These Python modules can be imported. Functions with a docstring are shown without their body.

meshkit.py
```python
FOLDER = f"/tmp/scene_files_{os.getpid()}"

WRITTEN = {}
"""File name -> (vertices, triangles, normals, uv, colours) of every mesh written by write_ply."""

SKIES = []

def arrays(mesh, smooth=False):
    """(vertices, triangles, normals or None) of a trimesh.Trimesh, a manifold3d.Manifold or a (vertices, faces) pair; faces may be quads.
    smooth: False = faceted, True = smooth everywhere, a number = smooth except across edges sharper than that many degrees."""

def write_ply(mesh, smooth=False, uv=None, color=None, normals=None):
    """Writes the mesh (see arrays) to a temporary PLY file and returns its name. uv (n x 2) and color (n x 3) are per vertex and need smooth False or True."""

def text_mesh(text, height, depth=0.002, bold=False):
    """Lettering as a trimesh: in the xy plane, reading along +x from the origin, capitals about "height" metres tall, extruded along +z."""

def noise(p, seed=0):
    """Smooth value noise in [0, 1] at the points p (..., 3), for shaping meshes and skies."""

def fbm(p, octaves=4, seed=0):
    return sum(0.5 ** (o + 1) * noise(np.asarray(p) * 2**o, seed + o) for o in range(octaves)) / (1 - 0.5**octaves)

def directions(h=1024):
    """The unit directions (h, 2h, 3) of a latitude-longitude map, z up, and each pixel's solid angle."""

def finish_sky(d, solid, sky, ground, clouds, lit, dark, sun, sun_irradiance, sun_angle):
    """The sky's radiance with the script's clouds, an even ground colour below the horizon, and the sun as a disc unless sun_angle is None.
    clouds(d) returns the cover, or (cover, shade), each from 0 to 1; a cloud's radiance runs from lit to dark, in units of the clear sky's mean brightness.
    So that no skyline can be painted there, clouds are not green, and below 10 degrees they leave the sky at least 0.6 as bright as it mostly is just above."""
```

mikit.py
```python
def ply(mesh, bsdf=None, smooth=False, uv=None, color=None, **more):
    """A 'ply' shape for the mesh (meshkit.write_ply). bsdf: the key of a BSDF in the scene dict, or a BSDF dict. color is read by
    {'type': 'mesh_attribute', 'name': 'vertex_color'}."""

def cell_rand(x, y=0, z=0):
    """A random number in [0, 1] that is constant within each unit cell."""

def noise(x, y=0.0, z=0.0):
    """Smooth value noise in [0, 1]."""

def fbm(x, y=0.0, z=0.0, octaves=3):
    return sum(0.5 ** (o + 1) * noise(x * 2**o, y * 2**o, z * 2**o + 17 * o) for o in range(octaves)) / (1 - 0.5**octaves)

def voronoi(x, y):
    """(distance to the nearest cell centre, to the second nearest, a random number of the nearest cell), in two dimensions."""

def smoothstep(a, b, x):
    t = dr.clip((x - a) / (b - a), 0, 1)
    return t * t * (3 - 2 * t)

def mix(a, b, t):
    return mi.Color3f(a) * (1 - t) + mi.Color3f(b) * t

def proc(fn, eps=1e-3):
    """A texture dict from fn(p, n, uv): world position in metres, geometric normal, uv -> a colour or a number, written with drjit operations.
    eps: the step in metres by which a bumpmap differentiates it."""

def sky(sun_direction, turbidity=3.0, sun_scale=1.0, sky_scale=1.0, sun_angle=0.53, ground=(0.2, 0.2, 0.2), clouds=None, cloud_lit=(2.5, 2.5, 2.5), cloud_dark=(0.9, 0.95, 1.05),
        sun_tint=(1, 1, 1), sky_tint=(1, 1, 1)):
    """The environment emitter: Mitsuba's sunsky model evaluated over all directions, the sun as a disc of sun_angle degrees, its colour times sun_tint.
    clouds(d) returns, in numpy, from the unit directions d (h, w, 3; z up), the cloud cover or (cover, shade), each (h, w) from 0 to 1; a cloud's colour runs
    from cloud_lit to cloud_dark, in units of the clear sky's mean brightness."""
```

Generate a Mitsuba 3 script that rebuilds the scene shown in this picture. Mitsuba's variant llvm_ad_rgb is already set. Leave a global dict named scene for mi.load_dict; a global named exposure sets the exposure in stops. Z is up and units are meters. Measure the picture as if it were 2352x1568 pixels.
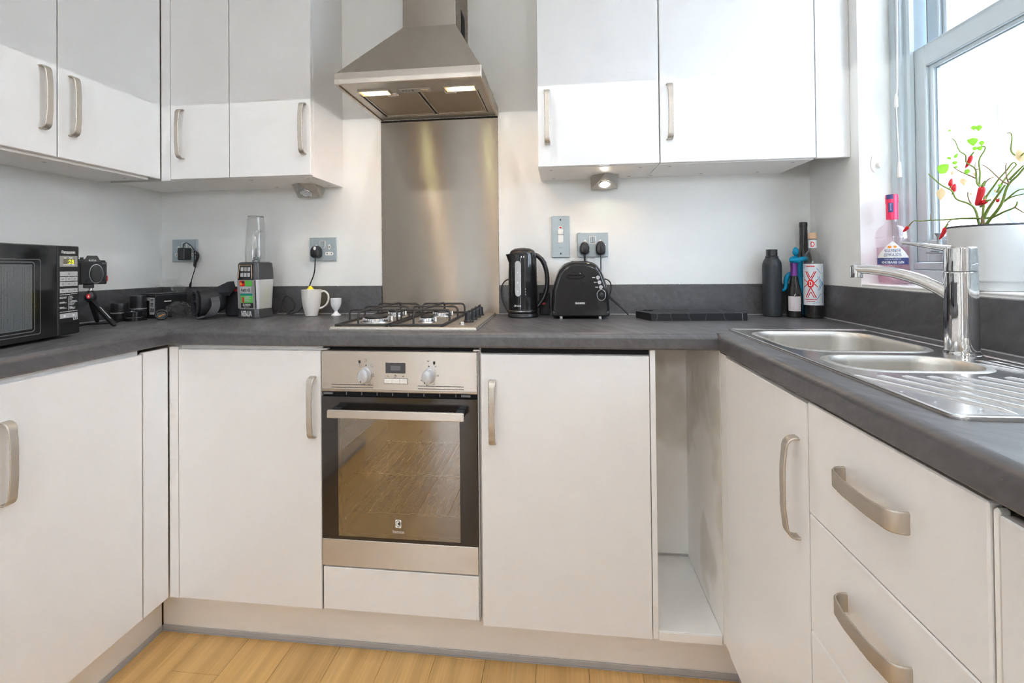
import math, random
import numpy as np, trimesh, manifold3d as m3
from scipy.interpolate import CubicSpline
import mitsuba as mi, drjit as dr
import mikit, meshkit
from mikit import proc, noise, fbm, voronoi, smoothstep, mix, cell_rand
random.seed(7)
RNG = np.random.default_rng(7)
T = mi.ScalarTransform4f
scene, labels = {}, {}
Z3 = np.array([0, 0, 1.0])

# ------------------------------------------------------------------ camera, sky, lights, exposure
exposure = -0.18
EYE = np.array([2.13737, -2.21629, 1.47035])
FWD = np.array([-0.11234272, 0.99362669, 0.00922579])
UP = np.array([0.01113221, -0.00802545, 0.99990583])
scene['viewpoint'] = dict(type='perspective', fov=2 * math.degrees(math.atan(1176 / 1039.8195)), fov_axis='x', near_clip=0.02, far_clip=200.0,
                       principal_point_offset_x=(1176 - 1169.938) / 2352, principal_point_offset_y=(784 - 598.409) / 1568,
                       to_world=T().look_at(origin=EYE.tolist(), target=(EYE + FWD).tolist(), up=UP.tolist()))


def cloud_cover(d):
    s = 0.5 + 0.25 * np.sin(3.1 * d[..., 0] + 1.7 * d[..., 1]) + 0.2 * np.sin(5.3 * d[..., 1] - 2.2 * d[..., 2])
    return np.full(d.shape[:2], 0.97), np.clip(0.3 * s, 0, 1)


SKY_LEVEL = 66.0
UNSEEN_CEILING_LAMP = 75.0
FILL_GLOBE = 37.0
scene['sky'] = mikit.sky((0.5, -0.3, 0.8), turbidity=5.0, sun_scale=0.0, sky_scale=SKY_LEVEL, clouds=cloud_cover, cloud_lit=(0.86, 1.0, 1.17), cloud_dark=(0.70, 0.81, 0.95), ground=(0.3, 0.3, 0.28))

# ------------------------------------------------------------------ dimensions (metres)
W = 3.277            # room width
WT, WB = 1.229, 1.172   # worktop top and underside
DT, DB = 1.155, 0.187   # base doors top and bottom
CB, CT = 1.880, 2.95    # wall cabinets bottom and top
CEIL = 3.35
RY = -4.7            # rear wall

# ------------------------------------------------------------------ mesh helpers


def cat(*ms):
    return trimesh.util.concatenate([m for m in ms])


def tm(man):
    m = man.to_mesh()
    return trimesh.Trimesh(m.vert_properties[:, :3], m.tri_verts, process=False)


def man(t):
    return m3.Manifold(m3.Mesh(np.asarray(t.vertices, np.float32), np.asarray(t.faces, np.uint32)))


def hull(pts):
    return trimesh.convex.convex_hull(np.asarray(pts, float))


def box(x0, x1, y0, y1, z0, z1, b=0.0):
    x0, x1 = sorted((x0, x1)); y0, y1 = sorted((y0, y1)); z0, z1 = sorted((z0, z1))
    if b <= 0:
        m = trimesh.creation.box(extents=(x1 - x0, y1 - y0, z1 - z0)); m.apply_translation(((x0 + x1) / 2, (y0 + y1) / 2, (z0 + z1) / 2)); return m
    b = min(b, (x1 - x0) * .45, (y1 - y0) * .45, (z1 - z0) * .45)
    pts = []
    for sx, X in ((1, x0), (-1, x1)):
        for sy, Y in ((1, y0), (-1, y1)):
            for s, ZZ in ((1, z0), (-1, z1)):
                pts += [(X, Y + sy * b, ZZ + s * b), (X + sx * b, Y, ZZ + s * b), (X + sx * b, Y + sy * b, ZZ)]
    return hull(pts)


def rbox(x0, x1, y0, y1, z0, z1, r, n=5):
    """box with round edges"""
    x0, x1 = sorted((x0, x1)); y0, y1 = sorted((y0, y1)); z0, z1 = sorted((z0, z1))
    r = min(r, (x1 - x0) * .49, (y1 - y0) * .49, (z1 - z0) * .49)
    s = trimesh.creation.uv_sphere(radius=r, count=[2 * n, 4 * n]).vertices
    return hull(np.vstack([s + (X, Y, Q) for X in (x0 + r, x1 - r) for Y in (y0 + r, y1 - r) for Q in (z0 + r, z1 - r)]))


def loft(rings, cap=True, closed=False):
    R = np.asarray(rings, float); n, m = R.shape[:2]
    v = R.reshape(-1, 3); f = []
    for i in range(n if closed else n - 1):
        a, b = i * m, ((i + 1) % n) * m
        j = np.arange(m); k = (j + 1) % m
        f.append(np.stack([a + j, a + k, b + k], 1)); f.append(np.stack([a + j, b + k, b + j], 1))
    f = np.vstack(f)
    if cap and not closed:
        v = np.vstack([v, R[0].mean(0), R[-1].mean(0)])
        j = np.arange(m); k = (j + 1) % m
        f = np.vstack([f, np.stack([k, j, j * 0 + n * m], 1), np.stack([(n - 1) * m + j, (n - 1) * m + k, j * 0 + n * m + 1], 1)])
    t = trimesh.Trimesh(v, f, process=False)
    if t.volume < 0:
        t.invert()
    return t


def spline(pts, n=40):
    p = np.asarray(pts, float); d = np.r_[0, np.cumsum(np.linalg.norm(np.diff(p, axis=0), axis=1))]
    return CubicSpline(d, p)(np.linspace(0, d[-1], n))


def frames(p):
    t = np.gradient(p, axis=0); t /= np.linalg.norm(t, axis=1, keepdims=True) + 1e-12
    a = np.cross(t[0], Z3 if abs(t[0][2]) < .9 else (1., 0, 0)); a /= np.linalg.norm(a)
    A = [a]
    for i in range(1, len(p)):
        a = A[-1] - t[i] * (A[-1] @ t[i]); A.append(a / (np.linalg.norm(a) + 1e-12))
    A = np.array(A); return t, A, np.cross(t, A)


def tube(p, r, sides=10, cap=True):
    p = np.asarray(p, float); _, A, B = frames(p)
    r = np.broadcast_to(r, (len(p),)); ang = np.arange(sides) * 2 * np.pi / sides
    rings = p[:, None] + r[:, None, None] * (np.cos(ang)[None, :, None] * A[:, None] + np.sin(ang)[None, :, None] * B[:, None])
    return loft(rings, cap)


def rod(a, b, r, sides=12):
    return tube([a, b], r, sides)


def lathe(prof, n=48, c=(0, 0, 0), sx=1.0, sy=1.0):
    """profile of (radius, z), any start and end; closed at the axis"""
    ang = np.arange(n) * 2 * np.pi / n
    rings = [[(c[0] + sx * r * math.cos(a), c[1] + sy * r * math.sin(a), c[2] + z) for a in ang] for r, z in prof]
    return loft(rings)


def shell(prof, t, n=48, c=(0, 0, 0)):
    """an open vessel: outer profile from the bottom to the rim, then the inside back down, wall thickness t"""
    inner = [(max(r - t, 0.0005), max(z, prof[0][1] + t)) for r, z in prof][::-1]
    return lathe([(0.0005, prof[0][1])] + list(prof) + inner + [(0.0005, inner[-1][1])], n, c)


def rrect(x0, x1, y0, y1, r, n=6):
    out = []
    for cx, cy, a0 in ((x1 - r, y1 - r, 0), (x0 + r, y1 - r, 90), (x0 + r, y0 + r, 180), (x1 - r, y0 + r, 270)):
        for k in range(n + 1):
            a = math.radians(a0 + 90 * k / n); out.append((cx + r * math.cos(a), cy + r * math.sin(a)))
    return np.array(out)


def ext(contours, h):
    return tm(m3.Manifold.extrude(m3.CrossSection([np.asarray(c, float) for c in contours], m3.FillRule.EvenOdd), h))


class Frame:
    """local x to the right, y up, z out of the face"""

    def __init__(self, o, r=(1, 0, 0), u=(0, 0, 1)):
        self.o, self.r, self.u = np.array(o, float), np.array(r, float), np.array(u, float)
        self.r /= np.linalg.norm(self.r); self.u /= np.linalg.norm(self.u); self.n = np.cross(self.r, self.u)
        self.m = np.eye(4); self.m[:3, :3] = np.stack([self.r, self.u, self.n], 1); self.m[:3, 3] = self.o

    def __call__(self, mesh):
        mesh = mesh.copy(); mesh.apply_transform(self.m); return mesh

    def p(self, x, y, z=0):
        return self.o + self.r * x + self.u * y + self.n * z

    def box(self, x0, x1, y0, y1, z0, z1, b=0.0):
        return self(box(x0, x1, y0, y1, z0, z1, b))

    def disc(self, x, y, z0, z1, rx, ry=None, n=32, r2=None):
        """an upright-elliptic disc or knob"""
        ry = rx if ry is None else ry; k = 1 if r2 is None else r2 / rx
        a = np.arange(n) * 2 * np.pi / n
        ring = lambda s, z: np.stack([x + s * rx * np.cos(a), y + s * ry * np.sin(a), a * 0 + z], 1)
        e = min(.15 * abs(z1 - z0), .0015)
        return self(loft([ring(1, z0), ring(1 + (k - 1) * .9, z1 - e), ring(k * (1 - e / rx), z1)]))

    def ring(self, x, y, z, rx, ry, t, n=40):
        a = np.arange(n) * 2 * np.pi / n
        b = np.arange(8) * 2 * np.pi / 8
        R = [[(x + (rx + t * math.cos(q)) * math.cos(s), y + (ry + t * math.cos(q)) * math.sin(s), z + t * math.sin(q)) for q in b] for s in a]
        return self(loft(R, closed=True))

    def ext(self, contours, z0, z1):
        m = ext(contours, abs(z1 - z0)); m.apply_translation((0, 0, min(z0, z1))); return self(m)

    def text(self, s, x, y, w, h, z=0.0, d=0.0006, bold=False, align='c'):
        """lettering of width w and height h centred on (x, y)"""
        m = meshkit.text_mesh(s, 0.1, 0.01, bold)
        lo, hi = m.bounds; v = (m.vertices - lo) / np.maximum(hi - lo, 1e-9)
        v = v * (w, h, d) + (x - w / 2, y - h / 2, z)
        return self(trimesh.Trimesh(v, m.faces, process=False))


BACK = Frame((0, 0, 0), (1, 0, 0))           # local x = x, z = -y
LEFT = Frame((0, 0, 0), (0, 1, 0))           # seen from the room: local x = y, z = x
RIGHT = Frame((0, 0, 0), (0, -1, 0))         # local x = -y, z = -x

# ------------------------------------------------------------------ scene helpers
used = {}
_cache = {}


def uniq(name, table=None):
    n = used.get(name, 0); used[name] = n + 1
    return name if n == 0 else f'{name}_{n:03d}'


def tag(key, label=None, category=None, group=None, kind=None):
    d = labels.setdefault(key, {})
    for k, v in (('label', label), ('category', category), ('group', group), ('kind', kind)):
        if v:
            d[k] = v
    return key


def thing(name, label, category, group=None, kind=None):
    return tag(uniq(name), label, category, group, kind)


def grained(mesh):
    """faceted mesh with uv laid along the horizontal grain of brushed steel, in metres"""
    v = np.asarray(mesh.vertices)[np.asarray(mesh.faces)]
    n = np.cross(v[:, 1] - v[:, 0], v[:, 2] - v[:, 0]); n /= np.linalg.norm(n, axis=1, keepdims=True) + 1e-12
    u = np.where(np.abs(n[:, 2:3]) > .95, [[1.0, 0, 0]], np.cross(Z3, n)); u /= np.linalg.norm(u, axis=1, keepdims=True) + 1e-12
    w = np.cross(n, u)
    uv = np.stack([np.einsum('fij,fj->fi', v, u), np.einsum('fij,fj->fi', v, w)], -1).reshape(-1, 2)
    return trimesh.Trimesh(v.reshape(-1, 3), np.arange(len(v) * 3).reshape(-1, 3), process=False), uv


def part(parent, name, mesh, mat, smooth=30, label=None, kind=None, **more):
    key = uniq(f'{parent}__{name}')
    if mat in ('steel', 'steel_hood'):
        mesh, more['uv'] = grained(mesh); smooth = False
    scene[key] = mikit.ply(mesh, mat, smooth, **more)
    if label or kind:
        tag(key, label, kind=kind)
    return key


def solo(name, mesh, mat, label, category, smooth=30, group=None, kind=None, **more):
    key = uniq(name)
    scene[key] = mikit.ply(mesh, mat, smooth, **more)
    return tag(key, label, category, group, kind)


def struct(name, mesh, mat, label=None, smooth=30):
    key = uniq(name)
    if mesh is not None:
        scene[key] = mikit.ply(mesh, mat, smooth)
    return tag(key, label, kind='structure')


# ------------------------------------------------------------------ materials
def col(c):
    return {'type': 'rgb', 'value': list(c)} if not isinstance(c, dict) else c


def mat(name, base, rough=0.5, metal=0.0, spec=0.5, **kw):
    scene[name] = {'type': 'twosided', 'bsdf': dict(type='principled', base_color=col(base), roughness=rough if isinstance(rough, dict) else float(rough), metallic=float(metal), specular=float(spec), **kw)}


def steel(name, tint, au, av):
    scene[name] = {'type': 'twosided', 'bsdf': dict(type='roughconductor', material='none', specular_reflectance=col(tint), distribution='ggx', alpha_u=au, alpha_v=av)}


def diffuse(name, c):
    scene[name] = {'type': 'twosided', 'bsdf': dict(type='diffuse', reflectance=col(c))}


def oak(p, n, uv):
    row = dr.floor(p.x / 0.19 + 0.3)
    r = cell_rand(row, dr.floor((p.y + 1.3 * cell_rand(row, 3, 1)) / 1.25), 5)
    g = fbm(p.x * 26 + 7 * r + 0.35 * fbm(p.x * 6, p.y * 1.5, 1.0), p.y * 1.6 + 31 * r, 0.0, 4)
    fine = noise(p.x * 330 + 40 * r, p.y * 9, 2.0)
    ring = 0.5 + 0.5 * dr.sin(60 * (p.x + 0.06 * noise(p.x * 5 + r * 9, p.y * 1.1, 4.0)) * (1 + .3 * r))
    c = mix((0.50, 0.285, 0.095), (0.66, 0.415, 0.165), g)
    c = c * (0.86 + 0.16 * fine) * (0.92 + 0.1 * ring) * (0.9 + 0.2 * r)
    return c


def slate(p, n, uv):
    q = fbm(p.x * 5 + p.z * 6, p.y * 5 + p.z * 6, 0.5, 4)
    s = noise((p.x + p.y * 0.5) * 60 + p.z * 25, (p.y - p.x * 0.4) * 9 + p.z * 60, 3.0)
    s2 = noise((p.x * 0.9 + p.y * 0.7) * 180 + p.z * 70, (p.y - p.x) * 22 + p.z * 120, 7.0)
    k = 0.62 * q + 0.25 * s + 0.2 * s2
    fleck = smoothstep(0.93, 0.99, noise(p.x * 160, p.y * 160, p.z * 160))
    return mix((0.050, 0.049, 0.052), (0.080, 0.079, 0.083), smoothstep(0.2, 0.9, k)) + 0.04 * fleck


def slate_rough(p, n, uv):
    return 0.35 + 0.07 * fbm(p.x * 9, p.y * 9, p.z * 9, 3)


def marble_black(p, n, uv):
    w = p.x * 14 + p.y * 6 + 1.2 * fbm(p.x * 14, p.y * 14, p.z * 14, 3)
    v = dr.abs(dr.sin(w * 3.1))
    e = smoothstep(2.80, 2.93, p.x) * 0.8 + 0.15
    return mix((0.012, 0.013, 0.015), (0.5, 0.52, 0.55), smoothstep(0.94, 1.0, 1 - v * 0.9) * e)


def wall_paint(p, n, uv):
    return mi.Color3f(0.785, 0.80, 0.79) * (0.985 + 0.03 * noise(p.x * 3, p.y * 3, p.z * 3))


def stained_white(p, n, uv):
    a = fbm(p.x * 5 + 3, p.y * 5, p.z * 2.6, 4)
    b = fbm(p.x * 22, p.y * 22, p.z * 14, 2)
    k = smoothstep(0.50, 0.62, a) * (0.4 + 0.6 * b)
    return mix((0.80, 0.79, 0.76), (0.60, 0.57, 0.50), k)


def brushed(p, n, uv):
    return 0.30 + 0.05 * noise(p.x * 4, p.y * 4, p.z * 900) + 0.05 * fbm(p.x * 3, p.y * 3, p.z * 5, 2)


mat('paint_wall', proc(wall_paint), 0.75, spec=0.25)
diffuse('paint_rear', (0.40, 0.39, 0.38))  # grey chosen for the unseen rear wall, dimming reflections in the steel
diffuse('paint_ceiling', (0.87, 0.875, 0.875))
mat('white_gloss', (0.79, 0.80, 0.81), 0.16, spec=0.5)
mat('white_carcass', (0.79, 0.785, 0.77), 0.4)
mat('white_shelf', proc(stained_white), 0.4)
mat('shaded_white_paint', (0.52, 0.60, 0.645), 0.30)  # white paint with the bluish shade of the frames put into the colour
mat('white_plastic', (0.80, 0.80, 0.78), 0.3)
mat('plinth_white', (0.78, 0.76, 0.73), 0.22)
mat('grey_strip', (0.35, 0.34, 0.33), 0.5)
mat('gap_black', (0.008, 0.008, 0.009), 0.7, spec=0.2)
mat('slate', proc(slate), proc(slate_rough), spec=0.85)
mat('oak_floor', proc(oak), 0.32, spec=0.45)
steel('steel', (0.66, 0.61, 0.55), 0.10, 0.36)
steel('steel_hood', (0.44, 0.40, 0.345), 0.04, 0.55)
steel('steel_plain', (0.58, 0.55, 0.50), 0.22, 0.22)
steel('steel_shiny', (0.76, 0.75, 0.74), 0.055, 0.055)
steel('bowl_steel', (0.66, 0.64, 0.60), 0.18, 0.18)
steel('filter_mesh', (0.46, 0.40, 0.31), 0.42, 0.42)
steel('nickel', (0.60, 0.555, 0.49), 0.26, 0.26)
scene['chrome'] = {'type': 'twosided', 'bsdf': dict(type='conductor', material='none', specular_reflectance=col((0.80, 0.80, 0.81)))}
steel('grey_metal', (0.47, 0.52, 0.545), 0.38, 0.38)
mat('plate_metal', (0.36, 0.42, 0.445), 0.42, metal=0.35)
mat('black_gloss', (0.010, 0.010, 0.011), 0.07, spec=0.6)
mat('black_satin', (0.014, 0.0145, 0.016), 0.32, spec=0.5)
mat('black_matt', (0.016, 0.0165, 0.018), 0.6, spec=0.4)
mat('black_rubber', (0.014, 0.014, 0.015), 0.45, spec=0.4)
mat('iron_black', (0.022, 0.021, 0.021), 0.5, spec=0.5)
mat('dark_fabric', (0.030, 0.031, 0.036), 0.9, spec=0.15, sheen=0.3)
mat('strap_grey', (0.085, 0.085, 0.092), 0.85, spec=0.15)
mat('bottle_matt', (0.020, 0.025, 0.029), 0.45, spec=0.5)
mat('oven_frame', (0.012, 0.011, 0.011), 0.06, spec=0.75)
scene['oven_pane'] = dict(type='thindielectric', int_ior=2.5, specular_transmittance=col((0.42, 0.385, 0.30)))
mat('enamel', (0.17, 0.145, 0.105), 0.35)
mat('window_reflection_grey', (0.115, 0.130, 0.135), 0.12, spec=0.7)  # blue-grey base colour imitates the room reflected in the microwave glass
mat('sealant_grey', (0.24, 0.24, 0.25), 0.4)
mat('lcd_grey', (0.055, 0.055, 0.062), 0.2)
mat('print_black', (0.02, 0.02, 0.02), 0.6)
mat('print_white', (0.80, 0.80, 0.80), 0.6)
mat('print_grey', (0.45, 0.46, 0.48), 0.6)
mat('white_ceramic', (0.72, 0.70, 0.67), 0.12)
mat('egg_china', (0.80, 0.81, 0.85), 0.14)
mat('button_white', (0.78, 0.77, 0.74), 0.3)
mat('silver_plastic', (0.52, 0.53, 0.55), 0.28, metal=0.5)
mat('blender_dark', (0.045, 0.046, 0.050), 0.28)
mat('blender_silver', (0.66, 0.675, 0.69), 0.25, metal=0.4)
mat('grey_plastic', (0.115, 0.118, 0.125), 0.32)
mat('panel_grey', (0.30, 0.295, 0.29), 0.35)
mat('green', (0.12, 0.50, 0.09), 0.4)
mat('teal', (0.02, 0.24, 0.20), 0.4)
mat('red', (0.68, 0.02, 0.03), 0.25)
mat('red_dull', (0.50, 0.025, 0.03), 0.5)
mat('orange', (0.85, 0.30, 0.03), 0.4)
mat('yellow', (0.88, 0.72, 0.02), 0.45)
mat('cyan_rubber', (0.003, 0.24, 0.42), 0.5, spec=0.3)
mat('purple_foil', (0.17, 0.045, 0.27), 0.3, metal=0.3)
mat('wine_glass_dark', (0.012, 0.012, 0.011), 0.05, spec=0.6)
mat('label_paper', (0.62, 0.58, 0.60), 0.6)
mat('label_white', (0.70, 0.75, 0.80), 0.5)
mat('label_blue', (0.16, 0.34, 0.55), 0.5)
mat('navy', (0.05, 0.065, 0.20), 0.5)
mat('lilac', (0.40, 0.33, 0.55), 0.5)
mat('pale_wood', (0.62, 0.42, 0.28), 0.5)
mat('pink_wax', (0.85, 0.03, 0.12), 0.2)
mat('pot_grey', (0.57, 0.585, 0.585), 0.35)
mat('pot_dark', (0.05, 0.055, 0.062), 0.6)
mat('soil', (0.03, 0.02, 0.014), 0.9)
mat('stem_green', (0.17, 0.24, 0.045), 0.5)
mat('stem_brown', (0.21, 0.15, 0.075), 0.6)
mat('marble', proc(marble_black), 0.28)
mat('blue_grey', (0.18, 0.27, 0.36), 0.5)
mat('render_wall', (0.80, 0.79, 0.77), 0.8, spec=0.2)
mat('ledge_grey', (0.42, 0.46, 0.52), 0.7)
mat('paving', (0.62, 0.61, 0.58), 0.8)
mat('cord_white', (0.78, 0.79, 0.80), 0.6)
mat('skirting', (0.75, 0.74, 0.72), 0.35)
scene['leaf'] = dict(type='principledthin', base_color=col((0.24, 0.50, 0.05)), roughness=0.45, diff_trans=0.9, spec_trans=0.0)
scene['leaf_dry'] = dict(type='principledthin', base_color=col((0.62, 0.47, 0.27)), roughness=0.6, diff_trans=0.8, spec_trans=0.0)
scene['pane'] = dict(type='thindielectric', int_ior=1.5)
scene['cup_clear'] = dict(type='thindielectric', int_ior=1.45, specular_transmittance=col((0.86, 0.865, 0.85)))
scene['glass_pink'] = dict(type='thindielectric', int_ior=1.5, specular_transmittance=col((0.985, 0.925, 0.945)))
scene['gin_pink'] = dict(type='thindielectric', int_ior=1.36, specular_transmittance=col((0.985, 0.86, 0.90)))
scene['glass_clear'] = dict(type='thindielectric', int_ior=1.5, specular_transmittance=col((0.95, 0.96, 0.955)))
scene['spirit'] = dict(type='thindielectric', int_ior=1.33, specular_transmittance=col((0.90, 0.91, 0.88)))
scene['bag_film'] = dict(type='thindielectric', int_ior=1.6, specular_transmittance=col((0.90, 0.91, 0.92)))
scene['clear_glass'] = dict(type='dielectric', int_ior=1.5)
scene['clear_plastic'] = dict(type='dielectric', int_ior=1.38, specular_transmittance=col((0.985, 0.985, 0.98)))
scene['pink_glass'] = dict(type='dielectric', int_ior=1.42, specular_transmittance=col((0.985, 0.955, 0.965)))


def emit(rgb):
    return dict(type='area', radiance={'type': 'rgb', 'value': list(rgb)})


# ------------------------------------------------------------------ the room
R_IN, R_OUT = W, W + 0.28                          # right wall thickness
WY0, WY1, WZ0, WZ1 = -0.347, -1.62, 1.376, 3.02    # window opening
struct('wall_back', box(-0.15, R_OUT, 0, 0.15, 0, CEIL), 'paint_wall', 'painted white back wall behind the hob')
struct('wall_left', box(-0.15, 0, RY, 0, 0, CEIL), 'paint_wall', 'painted wall on the left behind the microwave')
struct('wall_right', cat(box(R_IN, R_OUT, WY0, 0, 0, CEIL), box(R_IN, R_OUT, RY, WY1, 0, CEIL), box(R_IN, R_OUT, WY1, WY0, 0, WZ0), box(R_IN, R_OUT, WY1, WY0, WZ1, CEIL)),
       'paint_wall', 'painted wall on the right with the deep window reveal')
DX0, DX1, DZ = 0.40, 1.05, 2.60                     # glazed door out of view behind the camera, sized for its frontal light
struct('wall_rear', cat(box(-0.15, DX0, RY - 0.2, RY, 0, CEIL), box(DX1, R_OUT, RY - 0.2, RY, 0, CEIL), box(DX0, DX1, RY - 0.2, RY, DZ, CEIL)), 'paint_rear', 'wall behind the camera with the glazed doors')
struct('ceiling', box(-0.15, R_OUT, RY - 0.2, 0.15, CEIL, CEIL + 0.1), 'paint_ceiling', 'white ceiling')
struct('baseboard_rear', cat(box(0, DX0, RY, RY + 0.018, 0, 0.16, .004), box(DX1, W, RY, RY + 0.018, 0, 0.16, .004)), 'skirting')
struct('baseboard_left', box(0, 0.018, RY, -2.66, 0, 0.16, .004), 'skirting')
struct('baseboard_right', box(W - 0.018, W, RY, -2.86, 0, 0.16, .004), 'skirting')
# the oak floor: boards along y, each its own piece
fl = struct('floor', box(-0.15, R_OUT, RY - 0.2, 0, -0.05, -0.0125), 'gap_black', 'oak board floor')
row0 = int(math.floor(0 / 0.19 + 0.3))
for row in range(0, 18):
    xa, xb = max((row - 0.3) * 0.19, 0.0), min((row + 0.7) * 0.19, W)
    if xb - xa < 0.02:
        continue
    y = -0.2 - 0.83 * ((row * 0.37) % 1.0) * 1.25
    cuts = [-0.05] + [y - 1.25 * k for k in range(5)]
    cuts = [c for c in cuts if c > RY + .1] + [RY]
    for a, b in zip(cuts[:-1], cuts[1:]):
        if a - b > 0.05:
            part(fl, 'plank', box(xa + .0004, xb - .0004, b + .0004, a - .0004, -0.0125, 0, 0.0012), 'oak_floor')
# door out of view behind the camera, placed to light the back run
gd = struct('door_1', None, None, 'glazed door out of view behind the camera, lighting the back run')
for i in range(1):
    xa, xb = DX0, DX1
    f = part(gd, 'leaf', cat(box(xa, xa + .09, RY - .12, RY - .06, 0.01, DZ, .006), box(xb - .09, xb, RY - .12, RY - .06, 0.01, DZ, .006),
                             box(xa + .09, xb - .09, RY - .12, RY - .06, DZ - .1, DZ, .006), box(xa + .09, xb - .09, RY - .12, RY - .06, 0.01, .2, .006)), 'shaded_white_paint')
    part(f, 'pane', box(xa + .08, xb - .08, RY - .091, RY - .089, .19, DZ - .09), 'pane')

# the sash window in the right wall
SX = W + 0.153                                     # inner face of the lower sash
win = struct('window_1', None, None, 'white sliding sash window over the sink')
FX = 3.388                                         # inner face of the frame
FY = -0.413
fr = cat(box(FX, FX + .014, WY0, WY0 - .030, 1.385, WZ1, .003), box(FX + .004, FX + .03, WY0 - .024, WY0 - .046, 1.385, WZ1, .004),
         box(FX + .004, R_OUT - .03, WY0, WY0 - .040, 1.385, WZ1), box(FX + .02, FX + .045, WY0 - .036, FY, 1.385, WZ1, .006),
         box(FX, FX + .014, WY1 + .030, WY1, 1.385, WZ1, .003), box(FX + .004, R_OUT - .03, WY1 + .045, WY1, 1.385, WZ1), box(FX + .02, FX + .045, WY1 + .066, WY1 + .03, 1.385, WZ1, .006),
         box(FX, R_OUT - .03, WY1, WY0, WZ1 - .05, WZ1))
part(win, 'frame', fr, 'shaded_white_paint')
part(win, 'cill', cat(box(3.405, R_OUT - .03, WY1, WY0, 1.380, 1.437, .004), box(3.418, R_OUT - .03, WY1, WY0, 1.437, 1.463, .003)), 'shaded_white_paint')
SY0, SY1 = FY + .004, WY1 + .070                    # sash edges
MZ0, MZ1 = 2.160, 2.238                            # meeting rail
BZ0, BZ1 = 1.464, 1.543
sash = cat(box(SX, SX + .042, SY0 - .050, SY0, BZ0, MZ1, .003), box(SX, SX + .042, SY1, SY1 + .05, BZ0, MZ1, .003),
           box(SX, SX + .042, SY1 + .05, SY0 - .05, BZ0, BZ1, .003), box(SX, SX + .042, SY1 + .05, SY0 - .05, MZ0, MZ1, .003))
ls = part(win, 'lower_sash', sash, 'shaded_white_paint')
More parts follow.
